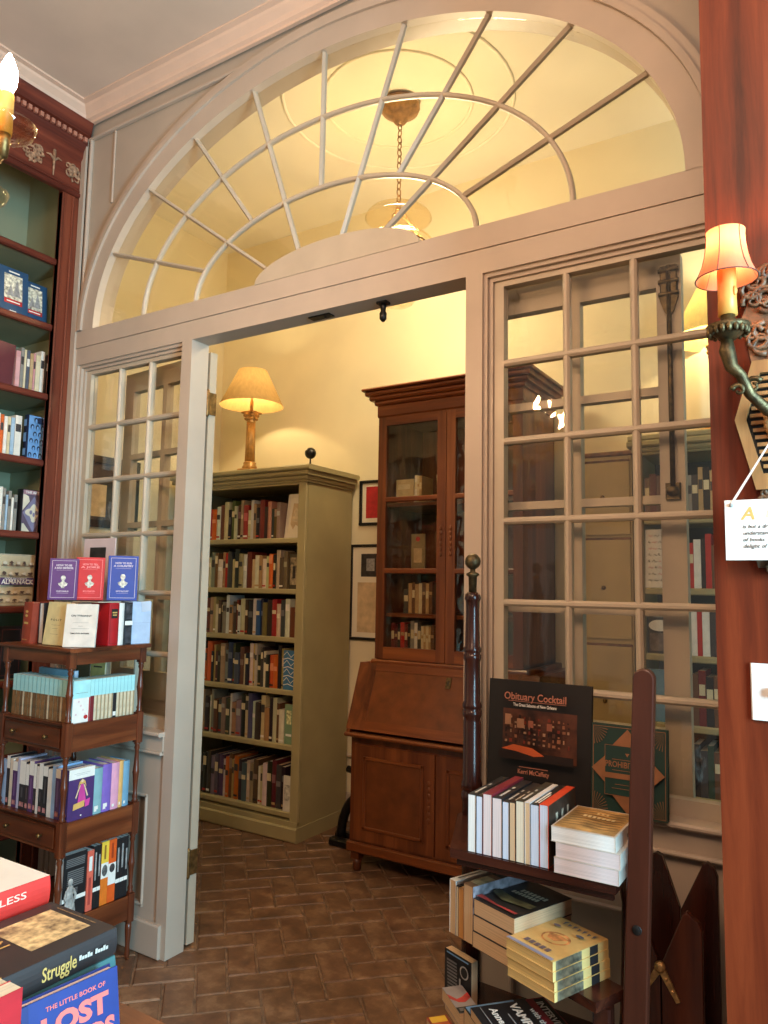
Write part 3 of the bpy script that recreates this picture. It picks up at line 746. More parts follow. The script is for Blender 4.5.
lo = bpy.data.objects.new('lantern_light', l); COL.objects.link(lo); lo.parent = t; lo.location = (0, 0, -0.86)

# candle chandelier of the front room (one arm reaches into the picture)
ch = thing('chandelier', 'glass candle chandelier arm with a lit flame bulb at the upper left', 'chandelier', (-1.585, 0.617, 2.30))
CRY = glass('crystal', (250, 240, 222), 0.95, 0.3, 40)
CAND = M('wax_candle', (216, 152, 72), 0.45, 0.04, 20)
FLAME = emit('flame_bulb_glow', (255, 204, 150), 480)
m = MB(); m.lathe([(0.012,-0.25),(0.03,-0.2),(0.015,-0.15),(0.04,-0.05),(0.045,0.0),(0.02,0.05),(0.028,0.2),(0.012,0.35),(0.008,1.57)], BRASS, 0, 0, 14); m.lathe([(0.06,1.5),(0.065,1.58)], BRASS, 0, 0, 16); part(m, 'stem', ch)
for k in range(5):
    a = math.radians(32 + 72*k); ca, sa = math.cos(a), math.sin(a)
    m = MB(); m.tube([(ca*r, sa*r, z) for r, z in ((0.03,-0.02),(0.09,-0.075),(0.16,-0.08),(0.22,-0.04),(0.262,0.03))], 0.008, BRASS, 8); arm = part(m, 'arm', ch)
    T = Matrix.Translation((ca*0.262, sa*0.262, 0))
    m = MB(); m.lathe([(0.008,0.055),(0.034,0.060),(0.052,0.072),(0.058,0.088),(0.055,0.090),(0.034,0.068),(0.012,0.066)], CRY, 0, 0, 24, T, cap=False); part(m, 'drip_pan', arm)
    m = MB(); m.lathe([(0.009,0.02),(0.012,0.055),(0.012,0.067)], BRASS, 0, 0, 12, T); m.lathe([(0.014,0.067),(0.0135,0.15),(0.011,0.155)], CAND, 0, 0, 14, T); part(m, 'candle', arm)
    m = MB(); m.lathe([(0.0095,0.155),(0.016,0.172),(0.0175,0.186),(0.015,0.205),(0.008,0.224),(0.002,0.236)], FLAME, 0, 0, 14, T); part(m, 'flame_bulb', arm)

# wall sconce on the red pier
PF = 1.5995
sc_ = thing('wall_sconce', 'bronze candle sconce with a pink shade on the red wooden pier', 'wall lamp', (-0.085, PF, 1.84))
m = MB(); m.tube([(0.0,-0.02,0.0),(-0.03,-0.05,0.005),(-0.058,-0.08,0.035),(-0.07,-0.095,0.068),(-0.085,-0.10,0.085),(-0.092,-0.10,0.118),(-0.092,-0.10,0.142)], [0.012,0.011,0.010,0.010,0.012,0.015,0.010], BRONZE, 10)
curl(m, (-0.052,-0.078,0.05), 0.016, 1.2, 0.5, BRONZE, 1); curl(m, (-0.075,-0.095,0.04), 0.012, 1.0, 3.0, BRONZE, 1, -1); part(m, 'arm', sc_)
sx, sy = -0.089, -0.10
m = MB(); m.lathe([(0.010,0.138),(0.020,0.144),(0.036,0.158),(0.039,0.166),(0.034,0.166),(0.014,0.160),(0.013,0.19)], BRONZE, sx, sy, 20)
for k in range(18):
    a = 2*PI*k/18; m.ball((sx+0.033*math.cos(a), sy+0.033*math.sin(a), 0.155), 0.006, BRONZE, 6, (1,1,1.6))
part(m, 'candle_cup', sc_)
m = MB(); m.lathe([(0.0175,0.186),(0.0165,0.22),(0.0172,0.27),(0.0160,0.285)], CAND, sx, sy, 14); m.ball((sx+0.014,sy-0.008,0.23),0.005,CAND,6,(1,1,2)); part(m, 'candle', sc_)
SHD = shade_mat('sconce_shade_silk', (222, 138, 104), 0.22)
m = MB(); m.lathe([(0.055,0.258),(0.050,0.268),(0.0435,0.284),(0.0385,0.304),(0.0355,0.325),(0.0345,0.343),(0.0355,0.352)], SHD, sx, sy, 32, cap=False); shp = part(m, 'shade', sc_)
RIB = M('shade_rib', (92, 60, 50), 0.6)
m = MB(); prof = [(0.0554,0.258),(0.0504,0.268),(0.0439,0.284),(0.0389,0.304),(0.0359,0.325),(0.0349,0.343),(0.0359,0.352)]
for k in range(6):
    a = 2*PI*k/6+0.35; m.tube([(sx+r*math.cos(a), sy+r*math.sin(a), z) for r, z in prof], 0.0009, RIB, 5)
m.tube([(sx+0.0554*math.cos(2*PI*k/32), sy+0.0554*math.sin(2*PI*k/32), 0.258) for k in range(32)], 0.0013, RIB, 5, closed=True); part(m, 'ribs', shp)
m = MB(); m.lathe([(0.008,0.285),(0.011,0.293),(0.010,0.303),(0.002,0.312)], emit('sconce_bulb_glow',(255,220,150),9), sx, sy, 12); part(m, 'bulb', sc_)
l = bpy.data.lights.new('sconce_light', 'POINT'); l.energy = 2.6; l.color = (1.0, 0.58, 0.28); l.shadow_soft_size = 0.012
lo = bpy.data.objects.new('sconce_light', l); COL.objects.link(lo); lo.parent = sc_; lo.location = (sx, sy, 0.330)
# carved, louvred plaque behind the sconce
PLQ = wood('plaque_wood', (120, 82, 46), (156, 112, 66), (182, 140, 90), 'z', 0.8, 0.45)
pq = thing('carved_plaque', 'carved wooden plaque with louvred hexagon behind the sconce', 'plaque', (-0.085, PF, 1.84))
hx = [(-0.058,0.115),(0.058,0.115),(0.092,0.0),(0.058,-0.14),(-0.058,-0.14),(-0.092,0.0)]
m = MB()
for i in range(6):
    a, b = hx[i], hx[(i+1)%6]; k = 0.78
    m.prism([a, b, (b[0]*k, b[1]*k), (a[0]*k, a[1]*k)], -0.018, -0.0005, PLQ)
part(m, 'hexagon_frame', pq)
m = MB(); m.prism([(x*0.79, z*0.79) for x, z in hx], -0.004, -0.0005, BLACK)
for j in range(14):
    z = -0.098+j*0.0145; w = 0.066 - abs(z)*0.22
    m.box(-w, w, -0.013, -0.004, z, z+0.007, PLQ)
part(m, 'louvres', pq)
def carve(z0, z1, w, seed, mat, name):
    m = MB(); r_ = random.Random(seed)
    m.prism([(-w*0.8, z0), (w*0.8, z0), (w, (z0+z1)/2), (w*0.55, z1-0.01), (0, z1), (-w*0.55, z1-0.01), (-w, (z0+z1)/2)], -0.008, -0.0005, mat)
    for k in range(34):
        z = z0 + (z1-z0)*r_.random(); x = w*0.92*(2*r_.random()-1)*(1-0.45*abs((z-z0)/(z1-z0)-0.4))
        curl(m, (x, -0.012, z), 0.011+0.012*r_.random(), 1.2, r_.random()*6, mat, 1, r_.choice((1,-1)))
    part(m, name, pq)
CW = M('carved_dark_wood', (104, 70, 46), 0.5, 0.3, 50, 0.2)
carve(0.115, 0.30, 0.075, 3, CW, 'carved_crest'); carve(-0.29, -0.14, 0.075, 5, M('carved_grey_wood', (92, 74, 58), 0.5, 0.3, 50, 0.2), 'carved_apron')
m = MB()
for k in range(26):
    a = 2*PI*k/26; m.ball((0.034*math.cos(a), -0.02, -0.01+0.034*math.sin(a)), 0.009, PLQ, 7)
m.ball((0,-0.02,-0.01), 0.026, PLQ, 12, (1,0.5,1)); part(m, 'carved_rosette', pq)

# hanging paper sign
sg = thing('hanging_sign', 'white paper sign hung by a ribbon from the sconce on the red pier', 'sign', (-0.085, 1.562, 1.563))
PAPER = M('sign_paper', (236, 230, 222), 0.7, 0.02, 10)
m = MB(); m.cbox(-0.112, 0.112, -0.002, 0.0005, 0, 0.116, PAPER, 0.001); part(m, 'card', sg)
m = MB()
m.text('A', 0.034, (-0.072,-0.0026,0.088), (1,0,0), (0,0,1), GOLD, 0.02, None, 0.2); m.text('bookshop', 0.026, (0.01,-0.0026,0.088), (1,0,0), (0,0,1), M('pale_gold_ink',(208,196,172),0.6), 0.0, None, 0.25)
for j, s_ in enumerate(('is but a dream', 'understanding', 'of books', 'delight of heart')):
    vs, fs, w = text_geom(s_, 0.01, 0.3, 1.0)
    m.text(s_, 0.0105, (-0.082+w*0.0105/2,-0.0026,0.064-0.0125*j), (1,0,0), (0,0,1), INK, 0.01, None, 0.3)
part(m, 'lettering', sg)
m = MB(); RIBN = M('satin_ribbon', (226, 206, 196), 0.4, 0.04, 20)
for s_ in (-1, 1):
    a, b = Vector((s_*0.100, -0.0026, 0.108)), Vector((s_*0.006, -0.004, 0.262)); nn = Vector((0.0045, 0, 0.003*s_*-1))
    m.add([a-nn, a+nn, b+nn*0.6, b-nn*0.6, a-nn+Vector((0,-0.0006,0)), a+nn+Vector((0,-0.0006,0)), b+nn*0.6+Vector((0,-0.0006,0)), b-nn*0.6+Vector((0,-0.0006,0))], [(0,1,2,3),(7,6,5,4),(0,4,5,1),(2,6,7,3)], RIBN)
    m.ball((s_*0.1, -0.004, 0.106), 0.004, GREY, 8)
part(m, 'ribbon', sg)

# switch plate
sw = thing('light_switch', 'white toggle switch plate on the lower red wooden pier', 'light switch', (-0.129, PF, 1.262))
PL = M('white_plastic', (232, 228, 224), 0.35, 0.015, 10)
m = MB(); m.cbox(-0.036, 0.036, -0.006, 0, 0, 0.106, PL, 0.004); part(m, 'plate', sw)
m = MB(); m.cbox(-0.005, 0.005, -0.016, -0.006, 0.044, 0.062, PL, 0.002); part(m, 'toggle', sw)
m = MB()
for z in (0.022, 0.084): m.lathe([(0.0,-0.0005),(0.003,-0.0002),(0.003,0.0003)], GREY, 0, 0, 8, Matrix.Translation((0,-0.0062,z)) @ Matrix.Rotation(PI/2,4,'X'))
part(m, 'screw', sw)
# ------------------------------------------------------------------ display stands
def turned(m, x, y, z0, z1, r, mat):
    """a slender turned post between two heights"""
    h = z1 - z0
    pf = [(0.8,0),(1.1,0.02),(0.7,0.05),(0.95,0.09),(0.6,0.14),(0.75,0.3),(1.0,0.47),(1.15,0.5),(1.0,0.53),(0.75,0.7),(0.6,0.86),(0.95,0.91),(0.7,0.95),(1.1,0.98),(0.8,1)]
    m.lathe([(r*a, z0+h*b) for a, b in pf], mat, x, y, 12)

wn = thing('whatnot_stand', 'small brown four-tier stand with turned posts and drawers, piled with books', 'stand', (-2.93, 1.775, 0))
WW, WD = 0.44, 0.36
tiers = [(0.16, 0.252), (0.50, 0.607), (0.862, 0.966), (1.186, 1.250)]
for i, (za, zb) in enumerate(tiers):
    m = MB()
    if i < 3: m.box(0.012, WW-0.012, 0.012, WD-0.012, zb-0.014, zb, MAHOGX)
    else: m.cbox(-0.012, WW+0.012, -0.012, WD+0.012, zb-0.016, zb, MAHOGX, 0.005)
    part(m, 'shelf' if i < 3 else 'top', wn)
    m = MB(); z1 = zb if i < 3 else zb-0.016
    m.box(WW-0.022, WW-0.006, 0.03, WD-0.03, za, z1, MAHOGY); m.box(0.006, 0.022, 0.03, WD-0.03, za, z1, MAHOGY); m.box(0.03, WW-0.03, WD-0.022, WD-0.006, za, z1, MAHOGX)
    if i == 3: m.box(0.03, WW-0.03, 0.006, 0.022, za, z1, MAHOGX)
    else: m.box(0.03, WW-0.03, 0.010, 0.024, za, zb-0.014, MAHOGX)
    part(m, 'apron', wn)
    if i < 3:
        m = MB(); m.cbox(0.045, WW-0.045, 0.002, 0.0095, za+0.014, zb-0.018, MAHOGX, 0.003)
        m.cbox(0.03, WW-0.03, 0.003, 0.012, zb-0.010, zb+0.001, MAHOGX, 0.003); dr = part(m, 'drawer', wn)
        for x in (0.115, WW-0.115):
            k = MB(); k.lathe([(0.004,0),(0.004,0.008),(0.009,0.014),(0.008,0.019),(0.0,0.021)], BRASS, 0, 0, 12, Matrix.Translation((x,0.002,(za+zb)/2)) @ Matrix.Rotation(PI/2,4,'X')); part(k, 'knob', dr)
for x in (0.0, WW-0.03):
    for y in (0.0, WD-0.03):
        m = MB(); cx, cy = x+0.015, y+0.015
        m.lathe([(0.006,0),(0.011,0.02),(0.009,0.06),(0.013,0.12),(0.012,0.15)], MAHOG, cx, cy, 12)
        for (za, zb) in tiers: m.cbox(x, x+0.03, y, y+0.03, za-0.012, (zb if zb < 1.2 else 1.233)+0.006*(zb < 1.2), MAHOG, 0.003)
        for a, b in ((0.258,0.488),(0.613,0.85),(0.972,1.174)): turned(m, cx, cy, a, b, 0.0125, MAHOG)
        part(m, 'corner_post', wn)

# tiered book stand by the right window
bs = thing('book_stand', 'dark wooden tiered book stand with a ringed turned post under the right window', 'stand', (-0.932, 1.985, 0))
m = MB()
pz = [(0.022,0.0),(0.024,0.3),(0.026,0.5),(0.026,0.82)]
m.lathe([(0.020,0.0),(0.024,0.05),(0.027,0.55),(0.027,0.90),(0.030,0.905),(0.030,0.925),(0.025,0.93),(0.030,0.935),(0.030,0.95),(0.026,0.96),(0.0255,1.12),(0.0235,1.13),
         (0.028,1.14),(0.028,1.152),(0.0235,1.156),(0.028,1.162),(0.028,1.17),(0.0235,1.178),(0.0225,1.29),(0.026,1.30),(0.026,1.31),(0.022,1.314),(0.0255,1.32),(0.0255,1.328),(0.0215,1.335),(0.0195,1.44),(0.0205,1.465),(0.024,1.47),(0.022,1.483),(0.015,1.49)], DARKW, 0, 0, 18)
part(m, 'turned_post', bs)
m = MB(); m.lathe([(0.0115,1.488),(0.0125,1.535),(0.019,1.539),(0.019,1.544),(0.008,1.55),(0.008,1.56)], BRONZE, 0, 0, 14); m.ball((0,0,1.580), 0.0235, BRONZE, 14); part(m, 'ball_finial', bs, 'metal ball finial')
for x, y in ((0.43, 0.0),):
    m = MB(); turned(m, x, y, 0.0, 0.84, 0.022, DARKW); part(m, 'post', bs)
m = MB(); m.prism([(0.080,-0.292),(0.480,-0.292),(0.480,0.045),(-0.03,0.045),(-0.03,-0.03),(0.072,-0.275)], 0.846, 0.866, DARKWX, 'xy'); m.prism([(0.09,-0.275),(0.47,-0.275),(0.47,-0.262),(0.09,-0.262)], 0.826, 0.846, DARKWX, 'xy'); part(m, 'shelf', bs)
C22, S22 = math.cos(math.radians(22)), math.sin(math.radians(22))
E1 = Vector((C22, -S22, 0)); E2 = Vector((S22, C22, 0)); EZ = Vector((0, 0, 1))
def stand_poly(a0, a1, b0, b1, o): return [tuple((o + E1*a + E2*b)[:2]) for a, b in ((a0,b0),(a1,b0),(a1,b1),(a0,b1))]
O2 = Vector((0.026, -0.185, 0))      # tier-two origin relative to the post: front left corner of the books
m = MB(); m.prism(stand_poly(0.0, 0.425, 0.045, 0.15, O2) , 0.597, 0.619, DARKWX, 'xy'); part(m, 'shelf', bs)
m = MB(); m.prism([(-0.025,-0.07),(0.06,-0.19),(0.44,-0.16),(0.44,0.0),(-0.03,0.03)] , 0.388, 0.408, DARKWX, 'xy'); part(m, 'shelf', bs)
m = MB(); m.prism([(-0.16,-0.02),(0.06,-0.20),(0.44,-0.16),(0.44,0.0),(-0.06,0.06)] , 0.10, 0.12, DARKWX, 'xy'); part(m, 'shelf', bs)
m = MB()
q = O2 + E1*0.41 + E2*0.09; m.cbox(q.x-0.02, q.x+0.02, q.y-0.02, q.y+0.02, 0, 0.597, DARKW, 0.005)
part(m, 'front_post', bs)

# tall plank with a rounded top
pk = thing('leaning_plank', 'tall dark plank with rounded top and a small hole, in front of the right window', 'plank', (-0.418, 1.60, 0.0))
lean = Matrix.Rotation(math.radians(2.4), 4, 'Y')
m = MB(); hw = 0.0215
out = [(-hw-0.004, 0.002), (hw+0.004, 0.002)] + [(hw*math.cos(PI*k/14), 1.322+0.022*math.sin(PI*k/14)) for k in range(15)]
m.prism(out, -0.012, 0.012, PLANKW, 'xz', lean); part(m, 'board', pk, bevel=0.003)
m = MB(); Th = lean @ Matrix.Translation((0.0, -0.0125, 0.83)) @ Matrix.Rotation(PI/2, 4, 'X')
m.lathe([(0.0,0.0006),(0.006,0.0004),(0.007,-0.0004),(0.0095,0.001),(0.0095,-0.001)], BLACK, 0, 0, 14, Th); part(m, 'peg_hole', pk, 'dark round peg hole')

# folded wooden stand with scissored boards and a brass hinge
fs = thing('folded_wooden_stand', 'folded dark wooden stand with pointed boards and a brass hinge at the lower right', 'stand', (-0.36, 1.93, 0))
def board(pts, y0, y1, name='board'):
    m = MB(); m.prism([(x+0.36, z) for x, z in pts], y0-1.93, y1-1.93, DARKW); part(m, name, fs, bevel=0.002)
board([(-0.448,0.001),(-0.376,0.001),(-0.373,0.743),(-0.412,0.858),(-0.425,0.864),(-0.448,0.845)], 1.965, 1.985)
board([(-0.371,0.001),(-0.289,0.001),(-0.287,0.83),(-0.295,0.852),(-0.310,0.862),(-0.320,0.855),(-0.371,0.743)], 1.966, 1.986)
board([(-0.392,0.001),(-0.306,0.001),(-0.304,0.752),(-0.311,0.768),(-0.336,0.786),(-0.344,0.780),(-0.392,0.664)], 1.842, 1.862)
board([(-0.448,0.001),(-0.396,0.001),(-0.395,0.655),(-0.418,0.716),(-0.436,0.728),(-0.448,0.715)], 1.843, 1.863)
m = MB(); m.box(0.0, 0.06, -0.07, 0.04, 0.45, 0.475, DARKWX); m.box(-0.085, 0.0, -0.07, 0.04, 0.30, 0.325, DARKWX); part(m, 'spreader', fs)
m = MB(); hb = M('worn_gilt_hinge', (176, 140, 92), 0.4, 0.3, 60, 0.3, 0.7)
def strap(a, b, w):
    a, b = Vector(a), Vector(b); d = (b-a).normalized(); nn = Vector((-d.z, 0, d.x))*w
    m.prism([((a+nn).x,(a+nn).z),((b+nn*0.6).x,(b+nn*0.6).z),((b-nn*0.6).x,(b-nn*0.6).z),((a-nn).x,(a-nn).z)], -0.094, -0.0885, hb)
strap((-0.034,0,0.658),(0.004,0,0.592),0.008); strap((-0.034,0,0.658),(-0.062,0,0.61),0.008)
m.lathe([(0.012,-0.006),(0.012,0.004),(0.006,0.008)], hb, 0, 0, 12, Matrix.Translation((-0.034,-0.094,0.658)) @ Matrix.Rotation(PI/2,4,'X'))
for t_ in (0.35, 0.7): m.ball((-0.034+0.038*t_, -0.094, 0.658-0.066*t_), 0.004, hb, 6)
part(m, 'brass_hinge', fs, 'worn brass hinge')

# table in the left foreground
tb = thing('display_table', 'wooden table with piles of books in the left foreground', 'table', (-1.95, 0.15, 0))
m = MB(); m.cbox(0, 1.28, 0, 0.81, 0.722, 0.75, TABLEW, 0.006); part(m, 'top', tb)
m = MB(); m.box(0.05, 1.23, 0.05, 0.07, 0.62, 0.722, TABLEW); m.box(0.05, 1.23, 0.74, 0.76, 0.62, 0.722, TABLEW); m.box(0.05, 0.07, 0.07, 0.74, 0.62, 0.722, TABLEW); m.box(1.21, 1.23, 0.07, 0.74, 0.62, 0.722, TABLEW); part(m, 'apron', tb)
for x in (0.045, 1.185):
    for y in (0.045, 0.715):
        m = MB(); m.cbox(x, x+0.05, y, y+0.05, 0.001, 0.722, TABLEW, 0.006); part(m, 'leg', tb)

# ------------------------------------------------------------------ books
CN = {}
def cov(rgb, rough=0.45):
    return M('book_cover_%d_%d_%d' % tuple(rgb), rgb, rough, 0.05, 25)
PG = pages('page_edges', (226, 214, 190)); PGW = pages('white_page_edges', (234, 231, 226)); PGT = pages('tan_page_edges', (212, 178, 140)); PGP = pages('pink_page_edges', (222, 206, 204)); PGB = pages('daylight_tint_page_edges', (206, 214, 230))  # the bluish pages have the cool daylight mixed into their colour

def art_mesh(face, ops, t, w, h, lift=0.0):
    """printing on a cover: list of ops in 0..1 cover coordinates"""
    m = MB()
    FR = {'front': (Vector((t,0,0)), Vector((0,1,0)), EZ, w, h, Vector((1,0,0))),
          'back': (Vector((0,w,0)), Vector((0,-1,0)), EZ, w, h, Vector((-1,0,0))),
          'spine': (Vector((0,0,0)), Vector((1,0,0)), EZ, t, h, Vector((0,-1,0))),
          'spine_side': (Vector((0,0,h)), Vector((0,0,-1)), Vector((1,0,0)), h, t, Vector((0,-1,0))),
          'pages': (Vector((0,0,h)), Vector((1,0,0)), Vector((0,1,0)), t, w, EZ)}
    o, R, U, du, dv, nn = FR[face]
    for k, op in enumerate(ops):
        e = nn*(0.0005 + 0.00035*k + (lift if face in ('spine', 'spine_side') else 0))
        P3 = lambda a, b: o + R*(a*du) + U*(b*dv) + e
        if op[0] == 'r':
            _, a0, b0, a1, b1, mat = op; m.add([P3(a0,b0), P3(a1,b0), P3(a1,b1), P3(a0,b1)], [(0,1,2,3)], mat)
        elif op[0] == 'p': m.add([P3(a,b) for a, b in op[1]], [tuple(range(len(op[1])))], op[2])
        elif op[0] == 'e':
            _, a, b, ra, rb, mat = op; m.add([P3(a+ra*math.cos(2*PI*j/20), b+rb*math.sin(2*PI*j/20)) for j in range(20)], [tuple(range(20))], mat)
        elif op[0] == 't':
            _, s_, a, b, size, width, mat = op[:7]; m.text(s_, size, P3(a,b), R, U, mat, 0.02 if len(op) < 8 else op[7], width*du if width else None)
        elif op[0] == 'b':   # ruled border
            _, a0, b0, a1, b1, lw, mat = op; lv = lw*du/dv
            for q in ((a0,b0,a1,b0+lv),(a0,b1-lv,a1,b1),(a0,b0+lv,a0+lw,b1-lv),(a1-lw,b0+lv,a1,b1-lv)):
                m.add([P3(q[0],q[1]), P3(q[2],q[1]), P3(q[2],q[3]), P3(q[0],q[3])], [(0,1,2,3)], mat)
    return m

def book_geo(t, w, h, cmat, pmat, hard, smat=None):
    c = 0.0026 if hard else 0.0009; i = 0.0035 if hard else 0.0008
    m = MB(); sm = smat or cmat
    m.box(t-c, t, 0.0, w, 0, h, cmat); m.box(0, c, 0.0, w, 0, h, cmat)
    if hard:
        pts = [(c*0.2, 0.0)] + [(t*(k/6), -0.0035*math.sin(PI*k/6)*min(1, t/0.03)) for k in range(1, 6)] + [(t-c*0.2, 0.0), (t-c, 0.004), (c, 0.004)]
        m.prism(pts, 0, h, sm, 'xy')
    else: m.box(c, t-c, 0.0, c, 0, h, sm)
    p = MB(); p.box(c, t-c, c if not hard else 0.004, w-i, i, h-i, pmat)
    return m, p

BS = ((1,0,0),(0,1,0),(0,0,1))                   # upright, spine to -y
B_X = ((0,1,0),(-1,0,0),(0,0,1))                 # upright, spine to +x
F_X = BS                                         # upright, front cover to +x
F_Y = ((0,-1,0),(1,0,0),(0,0,1))                 # upright, front cover to -y
def rotz_basis(b, deg):
    R = Matrix.Rotation(math.radians(deg), 3, 'Z'); return tuple(tuple(R @ Vector(v)) for v in b)
def lean_basis(b, axis, deg):
    R = Matrix.Rotation(math.radians(deg), 3, Vector(axis)); return tuple(tuple(R @ Vector(v)) for v in b)

LABELS = {}
def book(label, loc, basis, t, w, h, c, pg=None, hard=False, group=None, art=None, cat='book', spine=None, name='book'):
    """a book with its cover, its pages and its printing as parts"""
    tag_ = thing(name, label, cat, loc, 0, group, basis)
    cm_, pm = book_geo(t, w, h, cov(c) if isinstance(c, tuple) else c, pg or PG, hard, cov(spine) if spine else None)
    cm_.build('cover', tag_); pm.build('page_block', tag_)
    for face, ops in (art or {}).items(): art_mesh(face, ops, t, w, h, 0.0036*min(1, t/0.03) if hard else 0.0).build('printing' if face in ('front','back','pages') else 'spine_printing', tag_)
    return tag_

def slim(label, loc, basis, t, w, h, c, pg=None, group=None, hard=False, bands=None):
    """a book too small in the picture to show its parts: one mesh"""
    cm_, pm = book_geo(t, w, h, cov(c), pg or PG, hard)
    cm_.add(pm.v, pm.f, pg or PG)
    for (z0, z1, bc_) in bands or ():
        cm_.add([(t*0.08, -0.0004-(0.0036*min(1,t/0.03) if hard else 0), h*z0), (t*0.92, -0.0004-(0.0036*min(1,t/0.03) if hard else 0), h*z0), (t*0.92, -0.0004-(0.0036*min(1,t/0.03) if hard else 0), h*z1), (t*0.08, -0.0004-(0.0036*min(1,t/0.03) if hard else 0), h*z1)], [(0,1,2,3)], cov(bc_))
    o = cm_.build('book'); ex, ey, ez = [Vector(v).normalized() for v in basis]
    o.rotation_euler = Matrix((ex, ey, ez)).transposed().to_euler(); o.location = loc
    return tag(o, label, 'book', group)

NAMES = {'black': (34,32,34), 'charcoal': (62,58,58), 'white': (228,222,210), 'cream': (214,198,160), 'tan': (184,150,104), 'brown': (104,68,44), 'dark red': (112,32,30),
         'red': (180,40,36), 'maroon': (92,34,40), 'orange': (214,98,38), 'yellow': (214,176,70), 'olive': (108,104,62), 'dark green': (44,66,50), 'sage green': (122,146,116),
         'navy': (38,48,84), 'blue': (54,82,140), 'pale blue': (150,178,200), 'grey': (140,136,128), 'pink': (206,150,150), 'purple': (92,64,110), 'teal': (52,104,108), 'slate': (86,92,104)}
ORD = ['', 'first', 'second', 'third', 'fourth', 'fifth', 'sixth', 'seventh', 'eighth', 'ninth', 'tenth', 'eleventh', 'twelfth', 'thirteenth', 'fourteenth', 'fifteenth', 'sixteenth', 'seventeenth', 'eighteenth', 'nineteenth', 'twentieth',
       'twenty-first', 'twenty-second', 'twenty-third', 'twenty-fourth', 'twenty-fifth', 'twenty-sixth', 'twenty-seventh', 'twenty-eighth', 'twenty-ninth', 'thirtieth']
def row_right_to_left(xr, xl, yf, z, hmax, cols, where, group, seed, hmin=0.72, dep=(0.13, 0.19), tmin=0.017, tmax=0.042, pg=None):
    """upright books, spines to -y, packed from the right end of a shelf to the left"""
    r_ = random.Random(seed); x = xr; k = 0
    while True:
        t = r_.uniform(tmin, tmax)
        if x - t < xl: break
        c = cols[k % len(cols)]; h = hmax*r_.uniform(hmin, 1.0); d = r_.uniform(*dep)
        x -= t; k += 1; y = yf + r_.uniform(0, 0.012)
        bands = []
        if r_.random() < 0.75:
            lc = 'cream' if sum(NAMES[c]) < 330 else 'charcoal'
            z0 = r_.uniform(0.5, 0.72); bands.append((z0, z0+r_.uniform(0.1, 0.25), NAMES[lc] if r_.random() < 0.5 else tuple(min(235, int(v*0.7+70)) for v in NAMES[c])))
        if r_.random() < 0.4: bands.append((0.06, 0.11, NAMES[r_.choice(['red','white','tan','black'])]))
        th = 'thin ' if t < 0.024 else ('thick ' if t > 0.034 else '')
        jit = tuple(max(10, min(235, int(v*0.88) + r_.randint(-3, 3)*4)) for v in NAMES[c])  # covers darkened, so the shade of the shelves sits in their colour
        lab = '%s%s book, %s from the right on %s' % (th, c, ORD[k] if k < len(ORD) else str(k), where)
        slim(lab, (x, y, z+0.0006), BS, t-0.0012, d, h, jit, pg or r_.choice([PG, PGW, PGT]), group, t > 0.027, bands)
# --- olive bookcase in the far room
GW = 'the olive bookcase\'s %s shelf'
xr, xl, yf = -2.860, -3.66, 3.585
row_right_to_left(-3.018, xl, yf, GS[0], 0.26, ['grey','brown','dark green','tan','black','dark red','black','tan','white','cream','red','tan','maroon','cream','olive','black','cream','brown','white','orange','red','tan'], GW % 'top', 'books on the olive bookcase top shelf', 11)
row_right_to_left(-2.945, xl, yf, GS[1], 0.255, ['olive','brown','cream','black','orange','cream','white','tan','white','cream','dark red','white','tan','black','cream','charcoal','red','tan','white','brown','grey','cream','tan'], GW % 'second', 'books on the olive bookcase second shelf', 12)
row_right_to_left(xr, xl, yf, GS[2], 0.25, ['tan','brown','white','charcoal','cream','red','black','olive','navy','blue','white','black','maroon','cream','white','dark red','charcoal','tan','white','grey','black','brown','cream','tan'], GW % 'third', 'books on the olive bookcase third shelf', 13)
row_right_to_left(-2.955, xl, yf, GS[3], 0.265, ['tan','black','orange','orange','black','white','charcoal','black','cream','yellow','white','black','cream','brown','slate','charcoal','navy','grey','tan','black','maroon'], GW % 'fourth', 'books on the olive bookcase fourth shelf', 14)
row_right_to_left(-2.935, xl, yf, GS[4], 0.275, ['white','brown','cream','black','tan','cream','charcoal','white','slate','cream','black','grey','tan','white','charcoal','grey','slate','brown','grey','white','black','tan'], GW % 'fifth', 'books on the olive bookcase fifth shelf', 15)
row_right_to_left(-2.925, xl, yf+0.01, GS[5], 0.28, ['black','charcoal','maroon','black','white','cream','white','brown','tan','cream','slate','charcoal','orange','tan','brown','orange','white','purple','slate','grey','charcoal','black'], GW % 'bottom', 'books on the olive bookcase bottom shelf', 16, 0.78, (0.18, 0.24))
FRW = M('pale_frame', (226, 216, 196), 0.55, 0.03, 10)
t = thing('framed_picture', 'white framed tan map leaning at the right end of the olive bookcase top shelf', 'picture', (-3.012, 3.625, GS[0]+0.004), 0, None, lean_basis(((1,0,0),(0,1,0),(0,0,1)), (1,0,0), -8))
m = MB(); w_, h_ = 0.150, 0.285
m.box(0, w_, 0, 0.012, 0, 0.022, FRW); m.box(0, w_, 0, 0.012, h_-0.022, h_, FRW); m.box(0, 0.02, 0, 0.012, 0.022, h_-0.022, FRW); m.box(w_-0.02, w_, 0, 0.012, 0.022, h_-0.022, FRW); m.build('frame', t)
m = MB(); m.box(0.02, w_-0.02, 0.004, 0.008, 0.022, h_-0.022, CARD)
m.prism([(0.036,0.09),(0.06,0.055),(0.078,0.085),(0.122,0.06),(0.122,0.22),(0.045,0.225)], 0.0032, 0.004, TANC); m.prism([(0.045,0.11),(0.09,0.10),(0.11,0.17),(0.06,0.20)], 0.0026, 0.0032, M('map_land',(214,196,160),0.7,0.1,40)); m.build('print', t)
